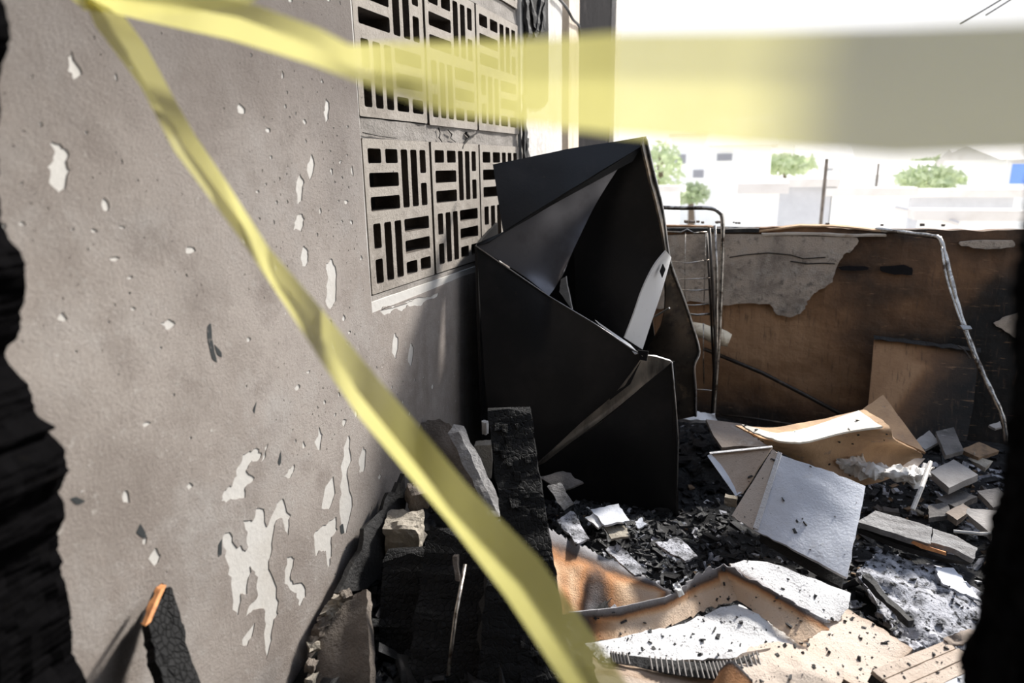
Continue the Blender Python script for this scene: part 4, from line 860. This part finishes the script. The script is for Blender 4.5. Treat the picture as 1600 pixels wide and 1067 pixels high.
o = sheet('charred_board', [[PX(592,800,WX+.05), PX(632,742,WX+.07)], [PX(530,925,WX+.06), PY(640,900,1.85)]], .02, MT['charflat'], None, per=8, rough=.015, jag=.03, seed=3); tag(o, 'black burnt board standing against the grey wall foot', 'board')
# masonry
o = rock('mortar_block', PY(632,834,1.80), (.058, .05, .062), MT['cement'], seed=4, sub=3, rough=.22, rot=.3); tag(o, 'rough broken beige mortar block on the charred heap by the wall', 'block')
o = rock('brick_piece', PY(652,775,1.9), (.035, .03, .05), MT['cementdark'], seed=9, sub=2, rough=.3, rot=.8); tag(o, 'brownish brick piece behind the tape above the mortar block', 'brick')
o = sheet('concrete_slab', [g(Yv(645,662,2.18), Yv(685,655,2.2), Yv(712,668,2.18)), g(Yv(665,705,2.12), Yv(700,705,2.12), Yv(730,725,2.1)), g(Yv(690,770,2.02), Yv(735,785,2.02), Yv(758,800,2.0))], .05, MT['cementdark'], None, per=8, rough=.012, jag=.010, seed=5); tag(o, 'brown grey broken concrete slab leaning by the wall behind the tape', 'slab')
o = beam('grey_plank', PY(775,800,1.98), PY(712,670,2.1), (.018, .006, 0), (0, .02, .006), MT['greyplank'], None, 14, .004, seed=8); tag(o, 'split grey plank leaning along the concrete slab', 'plank')
cbk = root('cement_block', PY(753, 745, 2.3)); tag(cbk, 'small pale cement block standing left of the charred post', 'block')
sheet('front', [[PY(741,697,2.28), PY(768,694,2.30)], [PY(744,748,2.28), PY(768,748,2.30)]], .05, MT['cement'], cbk, per=5, rough=.003, jag=.003)
sheet('foot', [[PY(744,757,2.26), PY(768,757,2.28)], [PY(746,763,2.24), PY(768,763,2.26)]], .03, MT['cementdark'], cbk, per=4, rough=.003)
o = rock('white_chip', PY(758,668,2.32), (.010, .01, .028), MT['post'], seed=12, sub=1); tag(o, 'thin white chip upright above the small cement block', 'chip')
bs = root('broken_render_slab', PZ(530, 1060, .1)); tag(bs, 'broken grey render slab with crumbling edge at the foot of the wall', 'slab')
sheet('face', [[PY(524,945,1.50), PY(548,930,1.53), PY(572,920,1.55)], [PY(497,1000,1.42), PY(535,995,1.44), PY(575,990,1.45)], [PY(492,1085,1.32), PY(530,1088,1.325), PY(580,1090,1.33)]], .03, MT['cementdark'], bs, per=7, rough=.008, jag=.008, seed=4)
for k, (x, y, Y) in enumerate([(528,938,1.5),(540,930,1.51),(512,958,1.47),(498,985,1.43),(490,1010,1.40),(486,1040,1.36),(520,948,1.49),(505,970,1.45),(486,1062,1.34)]):
    rock('crumbled_edge', PY(x, y, Y), (.016, .014, .014), MT['cementdark' if k % 2 else 'cement'], bs, seed=k+20, sub=1, rough=.4, rot=k)
o = MB().tube([PY(700,1055,1.36), PY(712,960,1.44), PY(727,882,1.54)], .0055, 7).obj('thin_metal_rod', MT['steel'], None, True); tag(o, 'thin grey metal rod leaning on the charred beams behind the tape', 'rod')
o = beam('wood_splinter', PY(715,905,1.56), PY(712,868,1.6), (.008, 0, 0), (0, .005, 0), MT['cementdark'], None, 5, .004, seed=3); tag(o, 'short dull wood splinter beside the thin metal rod', 'splinter')
# charred stick with raw end, lower left
cs = root('charred_timber', (-1.0, .85, 0)); tag(cs, 'charred timber with raw orange end leaning on the wall at lower left', 'timber')
sheet('face', [[PX(231,972,-1.135), PX(250,940,-1.15), PX(266,911,-1.165)], [PX(247,1040,-1.085), PX(268,1030,-1.09), PX(292,1000,-1.11)], [PX(276,1180,-.98), PX(305,1175,-.98), PX(345,1160,-1.0)]], .022, MT['char'], cs, per=9, rough=.006, jag=.012, seed=3, rs=16)
e0 = PX(227,972,-1.13); e1 = PX(251,916,-1.155)
beam('raw_end', e0, e1, Vector((.009, -.002, .001)), Vector((0, .007, 0)), MT['freshwood'], cs, 5, .0015, seed=6)
beam('bark_edge', e0+Vector((-.007,.004,0)), e1+Vector((-.007,.004,0)), Vector((.003, 0, 0)), Vector((0, .008, 0)), MT['charflat'], cs, 5, .0015, seed=7)

# ================================================================== BARRIER TAPE
def tape(name, L_, R_, D_, fold, lab):
    """L_, R_: edge points, D_: distance ahead of the lens; fold: how far the middle crease stands off"""
    a = [PD(x, y, d) for (x, y), d in zip(L_, D_)]; b = [PD(x, y, d+f2) for (x, y), d, f2 in zip(R_, D_, fold[1])]
    m1 = [p.lerp(q, k)-fw*f for p, q, f, k in zip(a, b, fold[0], fold[2])]
    o = sheet(name, [a, m1, b], .00025, MT['tape'], None, per=6, mode='lin', rough=0)
    return tag(o, lab, 'tape')
Lp = [(122,-20),(150,42),(220,135),(272,235),(375,372),(448,480),(500,562),(560,650),(640,745),(700,815),(790,932),(885,1075)]
Rp = [(190,20),(228,72),(270,150),(305,212),(352,282),(418,385),(502,482),(566,562),(642,652),(730,758),(842,872),(985,1075)]
n = len(Lp); D1 = [.92, .90, .88, .86, .83, .80, .78, .76, .74, .72, .69, .66]
tape('barrier_tape', Lp, Rp, D1, ([.006,.004,.01,-.012,-.014,.012,-.004,.014,.016,.016,.012,.008], [0,.01,.0,.02,.03,0,.02,.0,-.01,.0,.0,.0], [.4,.4,.35,.35,.35,.5,.5,.45,.42,.42,.45,.5]), 'yellow barrier tape stretched diagonally down across the doorway')
Lu = [(110,-25),(300,-12),(400,8),(500,45),(545,70),(620,66),(700,66),(820,62),(960,52),(1200,48),(1400,42),(1700,28)]
Ru = [(150,15),(260,40),(360,62),(480,98),(545,122),(620,150),(700,178),(820,194),(960,210),(1200,230),(1400,246),(1700,238)]
D2 = [.92,.80,.72,.62,.56,.50,.46,.41,.37,.32,.29,.25]
tape('barrier_tape', Lu, Ru, D2, ([.004,.008,.012,.006,-.006,-.006,-.002,.004,.006,.006,.003,0], [0,.01,.02,.02,.0,-.02,-.01,0,0,0,0,0], [.5,.5,.5,.55,.6,.6,.55,.5,.5,.5,.5,.5]), 'yellow barrier tape stretched level across the top, close to the lens')
o = sheet('tape_knot', [[PD(95,-14,.93), PD(220,-10,.90), PD(330,-16,.86), PD(420,-22,.82)], [PD(130,14,.91), PD(230,22,.885), PD(330,16,.85), PD(400,4,.81)]], .0006, MT['tape'], None, per=6, mode='crv', rough=.006, rs=30); tag(o, 'bunched knot of yellow barrier tape at the top left', 'tape')

# ================================================================== BEYOND THE PARAPET
struct(MB().box((-60, 4.3, -1.0), (90, 160, -.7)).obj('ground', MT['groundm']))
def house(x0, x1, ytop, ybot, Y, dep, m, lab, wins=(), roof=None, name='house', wm='hwin', cat='house'):
    a = PY(x0, ytop, Y); b = PY(x1, ytop, Y); zt = PY((x0+x1)/2, ytop, Y).z; zb = -.75
    h = root(name, ((a.x+b.x)/2, Y+dep/2, zb)); tag(h, lab, cat)
    MB().box((a.x, Y, zb), (b.x, Y+dep, zt)).obj('walls', MT[m], h)
    if roof:
        ov = (b.x-a.x)*.05+.1
        v = [(a.x-ov, Y-ov, zt), (b.x+ov, Y-ov, zt), (b.x+ov, Y+dep+ov, zt), (a.x-ov, Y+dep+ov, zt), (a.x-ov, Y+dep/2, zt+roof), (b.x+ov, Y+dep/2, zt+roof)]
        mesh('roof', v, [(3,2,1,0),(0,1,5,4),(2,3,4,5),(0,4,3),(1,2,5)], MT['hroof'], h)
    else: MB().box((a.x-.1, Y-.1, zt), (b.x+.1, Y+dep+.1, zt+.12)).obj('parapet_cap', MT['hroof'], h)
    for (wx0, wy0, wx1, wy1) in wins:
        p = PY(wx0, wy0, Y); q = PY(wx1, wy1, Y)
        wo_ = MB().box((p.x, Y-.06, q.z), (q.x, Y-.005, p.z)).obj('window', MT['hw'], h)
        g_ = .08*(q.x-p.x); MB().box((p.x+g_, Y-.085, q.z+g_), (q.x-g_, Y-.062, p.z-g_)).obj('pane', MT[wm], wo_)
    return h
house(1050,1150,212,320,26,6,'hw','white two storey house with dark windows left of the round tree',[(1055,240,1073,257),(1082,264,1101,279)])
house(1112,1205,226,330,19,4,'hw','white house with one wide dark window beside the round tree',[(1119,238,1146,253)],.8)
house(1250,1330,258,340,34,7,'hw','low white house behind the thin pole',[(1286,262,1306,268)],1.0)
house(1330,1470,272,345,25,5,'hw','long low white building in the middle of the background',[(1315,300,1326,304),(1434,302,1446,307)],.4)
house(1520,1566,264,330,19,4,'hg','grey unplastered house near the right doorjamb',[(1528,282,1540,300)],.5)
house(1574,1650,248,330,15,5,'hw','white house with a blue shutter at the right edge',[(1578,254,1606,289)],.3, wm='hblue')
house(1212,1300,292,350,11.5,.25,'hg','grey concrete block garden wall left of the thin pole',name='garden_wall',cat='wall')
house(1166,1218,302,360,9,1.4,'hw','small white hut with a flat roof behind the parapet',name='hut',cat='hut')
house(1300,1420,306,355,11.5,.25,'hw','bright white garden wall right of the thin pole',name='garden_wall',cat='wall')
house(1425,1585,308,350,12.5,.25,'hg','grey stained garden wall before the right houses',name='garden_wall',cat='wall')
house(1440,1580,344,356,9.5,.25,'hw','low whitewashed kerb wall closest to the parapet on the right',name='garden_wall',cat='wall')
house(930,1060,300,345,14,.25,'hw','white garden wall behind the refrigerator',name='garden_wall',cat='wall')
def tree(x, ytop, ybase, Y, rx, lab, seed, n=420, palm=False):
    c = PY(x, ytop, Y); zb = -.75; t = root('tree', (c.x, Y, zb)); tag(t, lab, 'tree')
    MB().tube([(c.x, Y, zb), (c.x+.05, Y, (zb+c.z)/2), (c.x, Y, c.z-.3)], [.12, .09, .06], 7).obj('trunk', MT['trunk'], t)
    zb2 = PY(x, ybase, Y).z; V = []; F = []; rn = random.Random(seed)
    hz = (c.z-zb2)/2; cz = (c.z+zb2)/2
    for _ in range(n):
        d = Vector((rn.gauss(0, 1), rn.gauss(0, 1), rn.gauss(0, 1))).normalized()*rn.uniform(.45, 1)
        p = Vector((c.x+d.x*rx, Y+d.y*rx, cz+d.z*hz)); s = rx*rn.uniform(.12, .22)
        u = Vector((rn.gauss(0, 1), rn.gauss(0, 1), rn.gauss(0, 1))).normalized(); v = u.orthogonal().normalized()
        k = len(V); V += [p-u*s, p+v*s*.5, p+u*s, p-v*s*.5]; F.append((k, k+1, k+2, k+3))
    lf = mesh('foliage', V, F, MT['leaf'], t); lf['kind'] = 'stuff'
tree(1032, 218, 312, 16, .55, 'tall green tree beside the refrigerator edge', 1)
tree(1228, 240, 272, 27, 1.1, 'round green tree between the white houses', 2)
tree(1455, 258, 302, 15, .6, 'feathery pale green tree right of the long low building', 3)
tree(1490, 250, 272, 36, 2.2, 'dark green trees line behind the grey house', 4)
tree(1080, 285, 320, 18, .5, 'small shrub in front of the two storey white house', 5)
def pole(x, y0, y1, Y, lab, r=.02):
    a = PY(x, y0, Y); tag(MB().tube([(a.x, Y, -.75), (a.x, Y, a.z)], r, 6).obj('pole', MT['cementdark']), lab, 'pole')
pole(1292, 248, 352, 9, 'thin grey pole standing behind the middle of the parapet'); pole(1373, 255, 352, 14, 'slim post before the long low building')
o = MB().tube([PY(1400,325,10), PY(1460,338,9.6), PY(1500,350,9.3)], .03, 6).obj('handrail', MT['hroof']); tag(o, 'slanting pale handrail outside, left of the bent tube', 'rail')
for k, (pp, lab) in enumerate([([(1500,38),(1560,2),(1640,-50)],'upper of the two thin overhead wires at top right'),([(1540,24),(1575,2),(1640,-40)],'lower of the two thin overhead wires at top right')]):
    tag(MB().tube([PY(x, y, 8+k*.3) for x, y in pp], .008, 5).obj('overhead_wire', MT['cable']), lab, 'wire')
